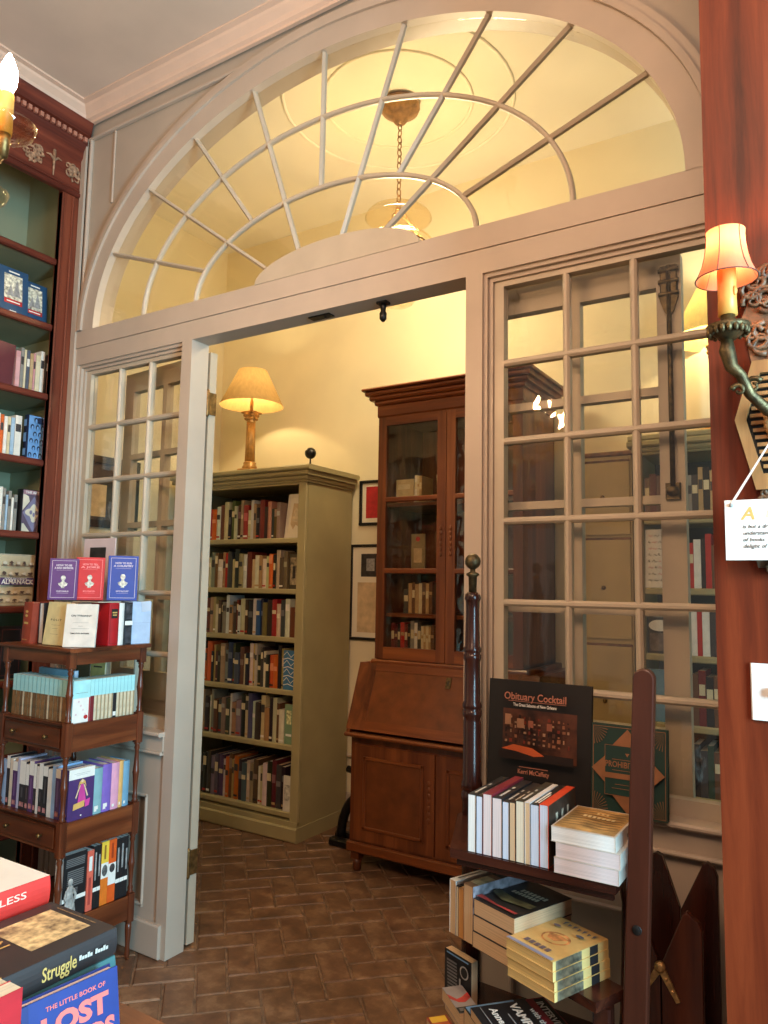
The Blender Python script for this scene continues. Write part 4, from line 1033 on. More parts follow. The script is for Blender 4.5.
book('small dark face-out book with tan picture, right end of olive bookcase\'s second shelf', (-2.941, 3.615, GS[1]+0.0005), F_Y, 0.014, 0.075, 0.215, (74,66,52), art={'front': [('r',0.1,0.12,0.9,0.9,M('faded_photo',(138,124,98),0.6,0.4,40)), ('r',0.35,0.3,0.65,0.65,DKP)]})
book('blue face-out book with wavy white lines, right end of olive bookcase\'s fourth shelf', (-2.950, 3.600, GS[3]+0.0005), F_Y, 0.016, 0.088, 0.235, (58,116,160), art={'front': [('p',[(0,0.2+0.22*k),(0.3,0.30+0.22*k),(0.65,0.16+0.22*k),(1,0.27+0.22*k),(1,0.29+0.22*k),(0.65,0.18+0.22*k),(0.3,0.32+0.22*k),(0,0.22+0.22*k)],WHITE) for k in range(4)] + [('p',[(0,0.10+0.22*k),(0.4,0.14+0.22*k),(1,0.08+0.22*k),(1,0.10+0.22*k),(0.4,0.16+0.22*k),(0,0.12+0.22*k)],WHITE) for k in range(4)]})
book('sage green face-out book at the right end of the olive bookcase\'s fifth shelf', (-2.930, 3.600, GS[4]+0.0005), F_Y, 0.014, 0.068, 0.235, (122,150,118), art={'front': [('r',0.2,0.5,0.75,0.85,M('pale_leaf_print',(186,190,140),0.6,0.4,60)),('r',0.15,0.2,0.8,0.26,WHITE)]})
book('white face-out booklet at the right end of the olive bookcase\'s bottom shelf', (-2.920, 3.590, GS[5]+0.0005), F_Y, 0.010, 0.060, 0.205, (214,208,196), art={'front': [('r',0.15,0.3,0.85,0.75,M('grey_sketch',(176,172,162),0.6,0.3,40))]})

# --- secretary shelves (world: desk origin -2.31, 3.40)
def sec_row(spec, x0, z, where, grp, yf=3.56):
    x = x0
    for k, (c, t_, h) in enumerate(spec):
        slim('%s book, %s from the left on the desk\'s %s' % (c, ORD[k+1], where), (x, yf, z+0.0006), BS, t_-0.001, 0.13, h, NAMES[c], group=grp, bands=[(0.6,0.7,NAMES['tan'])] if k % 2 else [(0.5,0.75,NAMES['cream'])]); x += t_
sec_row([('dark red',0.022,0.175),('maroon',0.02,0.165),('black',0.018,0.17),('red',0.026,0.18),('dark red',0.02,0.17),('black',0.018,0.175),('grey',0.024,0.19),('white',0.02,0.18),('charcoal',0.022,0.185),('cream',0.016,0.165),('tan',0.014,0.16),('cream',0.016,0.165),('tan',0.014,0.16),('brown',0.02,0.17)], -2.168, 1.174-0.065+0.02, 'lowest glazed shelf', 'books on the desk lowest glazed shelf')
sec_row([('charcoal',0.03,0.13),('tan',0.022,0.165),('brown',0.02,0.17),('tan',0.024,0.16),('cream',0.02,0.165),('brown',0.022,0.17),('tan',0.02,0.165),('brown',0.022,0.172)], -2.09, 1.36, 'second glazed shelf', 'books on the desk second glazed shelf')
sec_row([('white',0.016,0.155),('cream',0.014,0.15),('tan',0.016,0.15)], -2.03, 1.97, 'top glazed shelf', 'books on the desk top glazed shelf')
book('face-out cream book with a rust scene on the desk\'s top glazed shelf', (-2.165, 3.60, 1.9706), F_Y, 0.014, 0.115, 0.14, (206,186,148), art={'front': [('r',0,0.0,1,0.28,M('rust_scene',(150,84,52),0.6,0.3,30)),('r',0.1,0.6,0.8,0.8,M('cream_title',(226,214,180),0.6))]})
book('tan face-out booklet with a red seal inside the desk\'s middle glazed shelf', (-2.075, 3.62, 1.6006), F_Y, 0.010, 0.085, 0.20, (150,132,96), art={'front': [('e',0.5,0.86,0.16,0.07,REDC),('r',0.2,0.2,0.8,0.6,TANC)]})
slim('leaning cream book at the right of the desk\'s top glazed shelf', (-1.878, 3.56, 1.9706), lean_basis(BS, (0,1,0), -6), 0.02, 0.13, 0.15, NAMES['cream'])

# --- right olive bookcase, seen in two strips through the right window
def strip_row(x0, x1, si, cols, side, seed, hmax):
    z = RS[si]; r_ = random.Random(seed); x = x0; k = 0
    nm = ['top','second','third','fourth','fifth','bottom'][si]
    while k < len(cols) and x < x1-0.012:
        t_ = min(r_.uniform(0.018, 0.034), x1-x); c = cols[k]; k += 1
        slim('%s book, %s from left, %s shelf of right olive bookcase, %s strip' % (c, ORD[k], nm, side), (x, 3.76, z+0.0006), BS, t_-0.001, 0.16, hmax*r_.uniform(0.78,1), NAMES[c], group='books on the right olive bookcase %s shelf' % nm, bands=[(0.55,0.75,NAMES['cream'] if sum(NAMES[c])<330 else NAMES['charcoal'])] if r_.random() < 0.6 else None); x += t_
strip_row(-0.635, -0.42, 0, ['grey','charcoal','tan','black','tan','slate','white','grey'], 'right-hand', 31, 0.25)
strip_row(-0.635, -0.42, 1, ['red','white','black','red','brown','black','white','red'], 'right-hand', 32, 0.26)
strip_row(-0.635, -0.42, 2, ['white','red','white','charcoal','white','cream','white'], 'right-hand', 33, 0.25)
strip_row(-0.635, -0.42, 3, ['brown','dark red','black','brown','charcoal','dark green','black'], 'right-hand', 34, 0.26)
strip_row(-0.635, -0.42, 4, ['black','charcoal','dark green','brown','black','slate','dark red'], 'right-hand', 35, 0.25)
strip_row(-0.835, -0.66, 0, ['brown','maroon','brown','charcoal','brown','maroon'], 'left-hand', 41, 0.24)
SIGNP = M('notice_paper', (228, 220, 212), 0.8, 0.02, 12); PINKI = M('pink_marker', (222, 120, 128), 0.6)
t = thing('paper_notice', 'white paper notice with black and pink handwriting on the right olive bookcase', 'notice', (-0.838, 3.752, RS[1]+0.001), 0, None, lean_basis(((1,0,0),(0,1,0),(0,0,1)), (1,0,0), -4))
m = MB(); m.box(0, 0.165, 0, 0.002, 0, 0.285, SIGNP); m.build('sheet', t)
m = MB(); r_ = random.Random(5)
for j in range(8):
    x = 0.015
    while x < 0.14:
        w_ = r_.uniform(0.008, 0.024); mat = INK if r_.random() < 0.7 else PINKI; z = 0.25-0.031*j
        m.tube([(x, -0.0012, z), (x+w_*0.3, -0.0012, z+r_.uniform(0.003,0.011)), (x+w_*0.6, -0.0012, z-0.002), (x+w_, -0.0012, z+r_.uniform(0,0.008))], 0.0013, mat, 4); x += w_+r_.uniform(0.004,0.012)
m.build('handwriting', t)
book('black and white face-out book on the right olive bookcase\'s third shelf', (-0.838, 3.80, RS[2]+0.0005), F_Y, 0.02, 0.115, 0.23, (48,44,44), art={'front': [('r',0.25,0.75,0.7,1.0,M('grey_photo',(170,166,160),0.6,0.35,30)),('e',0.5,0.58,0.45,0.12,WHITE),('r',0.1,0.05,0.9,0.42,M('mottled_photo',(92,78,70),0.6,0.5,26))]})
book('pale blue face-out book behind the plank top on the right olive bookcase\'s fourth shelf', (-0.838, 3.79, RS[3]+0.0005), F_Y, 0.02, 0.17, 0.245, (104,148,176), art={'front': [('r',0.55,0.86,0.95,0.94,WHITE)]})

# --- built-in red case, books facing the room (+x)
CB = 'built-in red bookcase'
SCN = M('engraving_print', (186, 178, 160), 0.6, 0.4, 70)
def blue_art(): return {'front': [('r',0.20,0.30,0.80,0.86,SCN), ('r',0.20,0.24,0.80,0.34,REDC), ('p',[(0.28,0.40),(0.42,0.66),(0.5,0.44),(0.62,0.78),(0.74,0.42)],GREY), ('r',0.28,0.275,0.72,0.30,WHITE), ('r',0.34,0.90,0.70,0.93,WHITE), ('r',0.38,0.08,0.6,0.10,WHITE)]}
book('blue face-out book with an engraved scene, left one of two on the red case', (-3.318, 1.858, SH[1]+0.0005), lean_basis(F_X,(0,1,0),-5), 0.02, 0.150, 0.235, (38,74,108), art=blue_art(), group='blue books on the red case')
book('blue face-out book with an engraved scene, right one tucked against the red case side', (-3.352, 1.992, SH[1]+0.0005), lean_basis(F_X,(0,1,0),-5), 0.026, 0.135, 0.215, (38,74,108), art=blue_art(), group='blue books on the red case')
book('maroon book slanting outwards on the red case below the blue books', (-3.33, 1.83, SH[2]+0.009), rotz_basis(lean_basis(F_X,(1,0,0),-3),0), 0.022, 0.125, 0.21, (96,42,48), PGT)
def case_row(spec, y0, si, where, grp, x=-3.318):
    y = y0
    for k, (c, t_, h) in enumerate(spec):
        slim('%s book, %s among %s on the red case' % (c, ORD[k+1], where), (x, y, SH[si]+0.0006), B_X, t_-0.0022, 0.15, h, NAMES[c], group=grp, bands=[(0.62,0.8,NAMES['white' if sum(NAMES[c])<330 else 'charcoal'])] if k % 2 else [(0.15,0.85,tuple(min(240,int(v*0.9+30)) for v in NAMES[c]))]); y += t_
case_row([('pink',0.024,0.195),('grey',0.018,0.215),('cream',0.012,0.21),('slate',0.018,0.21),('tan',0.018,0.20),('pink',0.012,0.205),('cream',0.024,0.20),('white',0.022,0.225),('charcoal',0.008,0.21),('black',0.036,0.215)], 1.976, 2, 'spines beside the maroon book', 'books beside the maroon book')
case_row([('white',0.02,0.20),('orange',0.018,0.195),('white',0.018,0.19),('cream',0.016,0.19),('pale blue',0.02,0.19),('white',0.034,0.205)], 1.902, 3, 'spines left of the blue patterned book', 'books left of the patterned book')
pat = []
PBLU = M('pale_blue_print', (112, 158, 208), 0.5); NVY = M('navy_print', (28, 38, 66), 0.5)
for j in range(6):
    for i in range(4):
        a, b = 0.14+0.25*i-(0.1 if j % 2 else 0), 0.10+0.155*j
        if a < 0.05: continue
        pat += [('e',a,b+0.015,0.085,0.058,NVY), ('e',a,b-0.005,0.05,0.045,PBLU)]
book('blue book patterned with rows of little dark arches on the red case', (-3.338, 2.050, SH[3]+0.0005), F_X, 0.036, 0.105, 0.218, (28,38,66), art={'front': [('r',0.02,0.01,0.98,0.99,PBLU)]+pat+[('r',0.36,0.82,0.62,0.95,NVY)], 'spine': [('r',0.2,0.1,0.8,0.25,PBLU),('r',0.2,0.4,0.8,0.6,PBLU),('r',0.2,0.75,0.8,0.9,PBLU)]}, hard=True)
case_row([('white',0.018,0.205),('grey',0.016,0.20),('pale blue',0.012,0.17),('grey',0.016,0.19),('white',0.012,0.16),('grey',0.018,0.175)], 1.94, 4, 'pale spines beside the ornate black book', 'pale books on the red case')
CRM = M('cream_print', (220, 208, 184), 0.5); LIL = M('lilac_print', (128, 122, 148), 0.5)
book('black-spined book with a cream and lilac scroll cover on the red case', (-3.342, 2.042, SH[4]+0.0005), F_X, 0.042, 0.122, 0.205, (26,24,26), art={'front': [('r',0.02,0.02,0.98,0.98,M('plum_print',(96,80,98),0.5)), ('p',[(0.5,0.02),(0.95,0.45),(0.5,0.85),(0.05,0.45)],LIL), ('e',0.5,0.47,0.36,0.10,CRM), ('e',0.5,0.47,0.18,0.18,CRM), ('e',0.5,0.6,0.09,0.07,CRM), ('e',0.5,0.3,0.1,0.06,CRM), ('e',0.38,0.47,0.06,0.05,LIL), ('e',0.62,0.47,0.06,0.05,LIL), ('e',0.5,0.42,0.05,0.05,LIL), ('p',[(0.02,0.5),(0.3,0.72),(0.25,0.84),(0.02,0.9)],CRM), ('p',[(0.98,0.5),(0.7,0.72),(0.75,0.84),(0.98,0.9)],CRM), ('p',[(0.02,0.02),(0.35,0.02),(0.1,0.2),(0.02,0.2)],CRM), ('p',[(0.98,0.02),(0.65,0.02),(0.9,0.2),(0.98,0.2)],CRM), ('r',0.02,0.88,0.98,0.98,M('rose_print',(158,120,130),0.5)), ('t','THE ART OF',0.5,0.93,0.016,0.8,WHITE)]}, hard=True)
# almanac: cream picture rows with a violet title band
alm = [('r',0.03,0.03,0.97,0.97,M('straw_print',(206,188,152),0.6))]; r_ = random.Random(9)
PLUM = M('violet_band', (84, 62, 104), 0.5); BRN = M('sepia_print', (96, 74, 64), 0.6)
for row, b in enumerate((0.10, 0.26, 0.62, 0.82)):
    alm.append(('r',0.05,b-0.055,0.95,b-0.045,BRN))
    for i in range(5):
        a = 0.15+0.175*i
        alm.append(('p',[(a+r_.uniform(0.03,0.085)*math.cos(w), b+0.005+r_.uniform(0.012,0.05)*math.sin(w)) for w in [2*PI*q/9 for q in range(9)]],[BRN,CRM][(i+row)%2]))
        alm.append(('r',a-0.07,b-0.035,a+0.05,b-0.024,BRN))
alm += [('r',0.03,0.40,0.97,0.54,PLUM), ('t','POOR RICHARD\'S',0.45,0.515,0.013,0.6,WHITE), ('t','ALMANACK',0.5,0.455,0.03,0.88,WHITE,0.03)]
book('cream almanac with rows of little pictures and a violet title band on the red case', (-3.335, 1.955, SH[5]+0.0005), F_X, 0.02, 0.180, 0.240, (190,176,150), art={'front': alm})
case_row([('black',0.026,0.24),('charcoal',0.02,0.22),('black',0.02,0.25)], 1.90, 6, 'dark spines below the almanac', 'dark books below the almanac')
book('black face-out book with grey title, below the almanac on the red case', (-3.33, 1.985, SH[6]+0.0005), F_X, 0.02, 0.11, 0.24, (32,28,30), art={'front': [('b',0.08,0.06,0.92,0.94,0.03,M('dim_red_print',(96,52,50),0.6)),('r',0.25,0.62,0.75,0.68,GREY),('r',0.25,0.5,0.75,0.56,GREY)]})
book('navy book with a white round emblem low on the red case', (-3.33, 1.99, SH[8]+0.0005), F_X, 0.02, 0.10, 0.235, (34,48,92), art={'front': [('e',0.5,0.82,0.3,0.12,GREY),('r',0.2,0.15,0.3,0.62,WHITE),('r',0.45,0.1,0.55,0.62,WHITE),('r',0.7,0.15,0.8,0.62,WHITE)]})
case_row([('white',0.014,0.22),('blue',0.012,0.21),('pale blue',0.016,0.22)], 1.94, 8, 'spines left of the navy emblem book', 'books by the navy emblem book')

# --- whatnot stand: top
BUSTM = M('bust_engraving', (206, 198, 184), 0.6, 0.25, 80)
def bust(a, b, s): # head, neck, shoulders, plinth
    return [('e',a,b+0.075*s,0.085*s,0.06*s,BUSTM), ('p',[(a-0.04*s,b+0.03*s),(a+0.04*s,b+0.03*s),(a+0.05*s,b-0.02*s),(a+0.17*s,b-0.06*s),(a+0.13*s,b-0.11*s),(a+0.05*s,b-0.14*s),(a+0.06*s,b-0.17*s),(a-0.06*s,b-0.17*s),(a-0.05*s,b-0.14*s),(a-0.13*s,b-0.11*s),(a-0.17*s,b-0.06*s),(a-0.05*s,b-0.02*s)],BUSTM)]
def lead_art(l1, l2, l3, ink, s=1.0):
    return {'front': [('b',0.08,0.05,0.92,0.95,0.012,ink), ('t',l1,0.5,0.83,0.011,0.55,ink,0.03), ('t',l2,0.5,0.765,0.011,0.66,ink,0.03), ('r',0.24,0.71,0.76,0.714,ink)] + bust(0.5,0.45,1.0) + [('t',l3,0.5,0.2,0.008,0.42,ink), ('r',0.3,0.155,0.7,0.159,ink)]}
PALE = M('pale_ink', (214, 202, 210), 0.6)
ztop = 1.2505
# row on the stand top
def top_book(label, loc, basis, t, w, h, c, **k): return book(label, loc, basis, t, w, h, c, **k)
book('rust red book with its spine out at the left end of the stand top', (-2.852, 1.80, ztop), lean_basis(BS,(0,1,0),3), 0.058, 0.11, 0.166, (150,62,42), hard=True, art={'spine': [('r',0.25,0.48,0.75,0.53,GOLD),('e',0.5,0.78,0.16,0.03,GOLD),('e',0.5,0.68,0.16,0.03,GOLD),('r',0.2,0.1,0.8,0.11,GOLD)]})
book('white-paged black book standing fore-edge out beside the rust red book', (-2.748, 1.935, ztop), ((-1,0,0),(0,-1,0),(0,0,1)), 0.032, 0.11, 0.164, (40,38,42), PGW, True)
book('cream book facing out on the front of the stand top', (-2.715, 1.825, ztop), lean_basis(F_Y,(1,0,0),-7), 0.022, 0.135, 0.168, (232,216,160), PGT, art={'front': [('t','P O L I T',0.48,0.58,0.010,0.5,BRN),('r',0.3,0.46,0.7,0.464,BRN),('r',0.36,0.38,0.64,0.384,BRN),('r',0.32,0.25,0.68,0.254,BRN)]})
tyr = rotz_basis(lean_basis(F_Y,(1,0,0),-9), 38)
book('pale grey pamphlet leaning at the front corner of the stand top', (-2.560, 1.790, ztop), tyr, 0.012, 0.118, 0.165, (224,214,202), PGW, art={'front': [('t','ON TYRANNY',0.5,0.72,0.0095,0.66,INK,0.03),('r',0.25,0.56,0.75,0.563,INK),('r',0.42,0.48,0.58,0.484,INK),('r',0.22,0.42,0.78,0.424,INK),('t','TIMOTHY SNYDER',0.5,0.31,0.007,0.6,INK,0.03)]})
book('red book with black label, spine out on the right side of the stand top', (-2.500, 1.945, ztop), B_X, 0.046, 0.115, 0.168, (176,26,32), PGW, True, art={'spine': [('r',0.18,0.64,0.82,0.86,INK),('r',0.26,0.76,0.74,0.79,GOLD),('r',0.3,0.70,0.7,0.73,GOLD),('b',0.06,0.04,0.94,0.96,0.03,M('dark_red_ink',(130,20,24),0.5))]})
book('slim white-spined book right of the red book on the stand top', (-2.500, 1.993, ztop), B_X, 0.024, 0.115, 0.168, (232,228,222), PGW, True)
book('black photo-covered book with a white band on the stand top', (-2.499, 2.019, ztop), B_X, 0.038, 0.115, 0.17, (34,34,38), PGB, True, art={'spine': [('r',0,0.46,1,0.56,WHITE),('r',0.08,0.6,0.9,0.96,M('dark_photo',(58,60,66),0.5,0.5,60)),('r',0.08,0.04,0.9,0.42,M('dark_photo_two',(52,54,60),0.5,0.5,60))]})
t = book('pale blue slipcase with a hanging tag at the right end of the stand top', (-2.605, 2.075, ztop), rotz_basis(F_X, -8), 0.10, 0.088, 0.172, (182,200,226), PGB, True, cat='book', art={'front': [('r',0,0.495,1,0.5,M('slipcase_seam',(150,168,196),0.5))]})
m = MB(); m.box(0.1008, 0.1018, 0.055, 0.098, 0.125, 0.168, PGB, Matrix.Rotation(math.radians(5),4,'X')); tag(m.build('price_tag', t), 'pale hanging tag')
# three little hardbacks on the row
def hb(label, xy, deg, w, h, c, l, ink):
    return book(label, (xy[0], xy[1], 1.4255), rotz_basis(lean_basis(F_Y,(1,0,0),-6), deg), 0.02, w, h, c, PGT, True, art=lead_art(*l, ink))
hb('small purple hardback with a white bust, left of three on the stand', (-2.752, 1.842), 48, 0.108, 0.168, (88,46,112), ('HOW TO BE','A BAD EMPEROR','SUETONIUS'), PALE)
hb('small red hardback with a white bust, between purple and blue hardbacks', (-2.703, 1.929), 48, 0.110, 0.176, (206,36,44), ('HOW TO TELL','A JOKE','MARCUS TULLIUS CICERO'), M('pink_ink',(240,150,150),0.6))
hb('small blue hardback with a white bust, right of three on the stand', (-2.612, 2.016), 50, 0.118, 0.186, (24,60,150), ('HOW TO RUN','A COUNTRY','MARCUS TULLIUS CICERO'), PALE)
# something flat under the three
book('thin black book lying under the three small hardbacks on the stand', (-2.80, 1.905, 1.4195), ((0,0,1),(1,0,0),(0,1,0)), 0.005, 0.28, 0.11, (28,26,28))
t = thing('photo_card', 'pale pink card with a dark photo standing behind the red hardback', 'card', (-2.945, 2.128, 1.251), 0, None, lean_basis(((1,0,0),(0,1,0),(0,0,1)), (1,0,0), -1))
m = MB(); m.box(0, 0.215, 0, 0.004, 0, 0.445, M('pink_card',(222,200,200),0.7,0.03,8)); m.build('card', t); m = MB(); m.box(0.045, 0.155, -0.0008, -0.0001, 0.30, 0.405, DKP); m.build('photo', t)

# tier two: turquoise-topped series
AQ = M('turquoise_print', (172, 226, 228), 0.5, 0.04, 30); GLD = M('brown_spine_print', (130, 96, 62), 0.5, 0.2, 40); CRS = M('cream_spine_print', (214, 198, 168), 0.5, 0.1, 40)
z2 = 0.9665
r_ = random.Random(21)
x = -2.895
for k in range(13):
    t_ = 0.0272; low = [GLD, GLD, M('umber_spine_print',(108,80,54),0.5,0.2,40)][k % 3]
    strip_c = CRS if k in (2,4,8,11) else low
    book('turquoise and brown paperback, %s from the left along the stand\'s second tier front' % ORD[k+1], (x, 1.806, z2), BS, t_-0.001, 0.08, 0.158, (172,226,228), PGT, group='turquoise and brown paperbacks', art={'spine': [('r',0,0,1,0.60,low),('r',0.62,0.02,0.98,0.60,strip_c),('r',0.88,0.6,1,1,M('turquoise_edge',(116,182,192),0.5))]}); x += t_
book('turquoise and white face-out paperback with a red dot on the stand\'s second tier', (-2.535, 1.807, z2), F_X, 0.028, 0.076, 0.158, (172,226,228), PGW, art={'front': [('r',0,0,1,0.58,WHITE),('e',0.78,0.12,0.12,0.05,REDC),('r',0.93,0,1,0.58,REDC),('r',0.15,0.7,0.85,0.706,BRN)] + [('e',0.2+0.13*i,0.2+0.1*((i*3)%4),0.05,0.025,M('rose_sprig',(222,196,200),0.6)) for i in range(5)]})
y = 1.885
kinds = [('dark red',(116,34,40)),('cream',None),('cream',None),('cream',None),('cream',None),('cream',None),('black',(38,34,36)),('cream',None),('cream',None),('cream',None),('cream',None),('cream',None)]
for k, (nm_, c_) in enumerate(kinds):
    t_ = 0.0175
    low = CRS if c_ is None else M('low_%s' % nm_, c_, 0.5)
    ops = [('r',0,0,1,0.60,low),('r',0.6,0,1,0.60,low if c_ else M('tan_spine_edge',(168,142,108),0.5)),('r',0.9,0.6,1,1,M('turquoise_edge',(116,182,192),0.5))]
    if nm_ == 'black': ops.append(('r',0.1,0.04,0.9,0.14,WHITE))
    book('turquoise and %s paperback, %s from the left on the second tier\'s right side' % (nm_, ORD[k+1]), (-2.508, y, z2), B_X, t_-0.0008, 0.09, 0.158, (172,226,228), PGT, group='turquoise paperbacks on the right side', art={'spine': ops}); y += t_
book('pale blue book standing behind the turquoise row on the second tier', (-2.88, 1.925, z2), ((0,-1,0),(1,0,0),(0,0,1)), 0.018, 0.235, 0.178, (140,190,214), PGB)
book('yellow booklet with a grey drawing behind the turquoise row', (-2.795, 2.098, z2), lean_basis(F_Y,(1,0,0),-2), 0.008, 0.092, 0.212, (226,206,128), art={'front': [('e',0.4,0.42,0.18,0.07,GREY),('e',0.7,0.40,0.14,0.05,M('slate_ink',(96,96,104),0.6)),('r',0.2,0.8,0.8,0.83,BRN)]})
book('brown booklet behind the turquoise row left of the yellow booklet', (-2.89, 2.098, z2), lean_basis(F_Y,(1,0,0),-2), 0.008, 0.088, 0.215, (104,86,60))

# tier three
z3 = 0.6075
spec = [('pale blue',0.026,(172,192,224),None),('black',0.022,(44,40,46),0.75),('cream',0.02,(220,204,184),None),('purple',0.032,(84,52,100),0.8),('pale lilac',0.016,(186,184,208),None),('black and cream',0.04,(50,44,48),0.52),
        ('black and pink',0.022,(62,50,52),0.55),('plum',0.03,(92,58,104),0.72),('black and cream',0.018,(54,46,48),0.5),('white',0.016,(224,216,208),None),('black and cream',0.026,(48,44,46),0.5),('charcoal',0.03,(44,42,46),0.8),('white',0.026,(228,224,218),None),('pale blue',0.022,(150,182,222),None),('purple',0.03,(86,66,116),0.82)]
x = -2.928
for k, (nm_, t_, c_, split) in enumerate(spec):
    if x + t_ > -2.535: break
    ops = []
    if split: ops = [('r',0,split,1,1,WHITE),('r',0.15,0.06,0.85,0.16,M('rose_spine_print',(176,120,120),0.5,0.3,60)),('r',0.35,0.25,0.65,split-0.06,M('dim_lettering',tuple(min(230,v+34) for v in c_),0.5))]
    book('%s paperback, %s from the left along the stand\'s third tier front' % (nm_, ORD[k+1]), (x, 1.808, z3), BS, t_-0.001, 0.115, 0.180+0.008*((k*5)%3)-0.004, c_, PGW, group='paperbacks along the third tier front', art={'spine': ops} if ops else None); x += t_
PUR = (76,50,104)
lady = [('r',0,0.80,1,1,WHITE),('r',0.18,0.90,0.82,0.905,GREY),('r',0.28,0.87,0.72,0.875,GREY),
        ('p',[(0.36,0.30),(0.70,0.30),(0.60,0.62),(0.55,0.70),(0.47,0.70),(0.42,0.62)],M('pink_dress_print',(206,70,150),0.5)), ('p',[(0.56,0.68),(0.62,0.66),(0.76,0.44),(0.72,0.42)],M('pale_skin_print',(226,196,160),0.5)), ('p',[(0.46,0.68),(0.40,0.66),(0.26,0.44),(0.30,0.42)],M('pale_skin_print',(226,196,160),0.5)),
        ('p',[(0.34,0.62),(0.40,0.74),(0.51,0.79),(0.62,0.74),(0.68,0.62),(0.60,0.69),(0.42,0.69)],M('straw_hair_print',(214,170,96),0.5)), ('e',0.51,0.75,0.05,0.028,M('pale_skin_print',(226,196,160),0.5)),
        ('p',[(0.18,0.20),(0.62,0.24),(0.62,0.36),(0.20,0.32)],M('straw_hair_print',(214,170,96),0.5)), ('p',[(0.64,0.22),(0.80,0.24),(0.84,0.38),(0.66,0.36)],M('pink_dress_print',(206,70,150),0.5)), ('e',0.5,0.08,0.03,0.014,WHITE)]
book('purple face-out paperback with a figure in a pink dress on the stand\'s third tier', (-2.532, 1.8075, z3), F_X, 0.03, 0.112, 0.188, PUR, PGW, art={'front': lady})
y = 1.922
for nm_, t_, h_, c_, dep in (('light teal',0.040,0.172,(136,176,182),0.1),('violet',0.042,0.180,(128,100,186),0.14),('pink',0.036,0.178,(226,160,186),0.14),('light orange',0.020,0.180,(224,172,104),0.14),('grey-blue',0.030,0.176,(112,158,186),0.12)):
    book('%s clothbound book with its spine out on the third tier\'s right side' % nm_, (-2.508, y, z3), B_X, t_-0.001, dep, h_, c_, PGW, True, art={'spine': [('r',0.1,0.06,0.4,0.12,WHITE)] + ([('r',0.1,0.10,0.55,0.18,WHITE)] if nm_ in ('violet','light teal') else [])}); y += t_

# tier four
z4 = 0.2525; BKC = (30,29,31)
WB = ('r',0,0.27,1,0.335,WHITE)
def tl(n_, b0, b1, a0, a1): return [('r',a0,b0+(b1-b0)*i/n_,a1,b0+(b1-b0)*(i+0.55)/n_,M('dim_text',(112,110,110),0.6)) for i in range(n_)]
book('thick black paperback showing its text-covered back at the lowest tier\'s front corner', (-2.507, 1.910, z4), ((-1,0,0),(0,-1,0),(0,0,1)), 0.05, 0.10, 0.232, BKC, PGW, art={'back': [WB] + tl(5,0.80,0.94,0.1,0.9) + tl(8,0.5,0.76,0.15,0.85) + tl(4,0.38,0.48,0.1,0.6)})
y = 1.914
seq4 = [('salmon',0.028,(222,104,84),[('r',0.3,0.1,0.7,0.55,M('dull_salmon_ink',(176,70,60),0.5)),('r',0.25,0.66,0.75,0.9,WHITE)]), ('first black',0.017,BKC,[WB,('r',0.3,0.45,0.7,0.9,GREY)]), ('second black',0.017,BKC,[WB,('r',0.3,0.5,0.7,0.85,GREY)]),
        ('yellow and orange',0.034,(226,118,36),[('r',0,0.66,1,1,M('yellow_print',(238,196,66),0.5)),('r',0,0.42,1,0.66,WHITE),('e',0.5,0.54,0.38,0.09,M('portrait_grey',(90,88,86),0.6,0.4,60)),('r',0.35,0.72,0.6,0.94,M('dark_yellow_ink',(150,110,40),0.5))]),
        ('orange and white',0.036,(226,92,32),[('r',0,0.28,1,0.62,WHITE),('e',0.5,0.54,0.36,0.07,M('portrait_dark',(60,58,58),0.6,0.4,60)),('r',0.35,0.70,0.6,0.94,M('dark_orange_ink',(160,60,24),0.5))]),
        ('third black',0.02,BKC,[WB,('r',0.3,0.45,0.7,0.85,GREY)]), ('fourth black',0.02,BKC,[WB,('r',0.3,0.5,0.7,0.9,GREY)]), ('fifth black',0.018,BKC,[WB,('r',0.3,0.45,0.7,0.8,GREY)])]
for k, (nm_, t_, c_, ops) in enumerate(seq4):
    h_ = 0.238 if 'yellow' in nm_ or 'white' in nm_ else (0.222 if nm_ == 'salmon' else 0.232)
    book('%s paperback spine on the stand\'s lowest tier' % nm_ if 'black' not in nm_ else '%s paperback spine with white band on the stand\'s lowest tier, from the left' % nm_, (-2.507, y, z4), B_X, t_-0.0008, 0.12, h_, c_, PGW, art={'spine': ops}); y += t_
t = thing('statuette', 'small grey draped statuette before the black paperback on the stand\'s lowest tier', 'statuette', (-2.498, 1.836, z4+0.0005))
STN = M('grey_stone', (156, 154, 150), 0.6, 0.2, 60, 0.2); t.scale = (0.35, 1.0, 1.0)
m = MB(); m.cbox(-0.022, 0.022, -0.022, 0.03, 0, 0.018, STN, 0.004); m.build('base', t)
m = MB(); m.lathe([(0.024,0.018),(0.026,0.03),(0.020,0.06),(0.014,0.085),(0.016,0.105),(0.013,0.116),(0.006,0.124)], STN, 0, 0, 14); m.ball((0,0,0.134), 0.011, STN, 10, (1,1,1.25)); m.tube([(0,0.014,0.108),(0.004,0.024,0.085),(0.006,0.018,0.06)], [0.005,0.005,0.004], STN, 7); m.tube([(0,-0.014,0.108),(0.004,-0.022,0.085),(0.006,-0.012,0.066)], [0.005,0.005,0.004], STN, 7); m.build('figure', t)
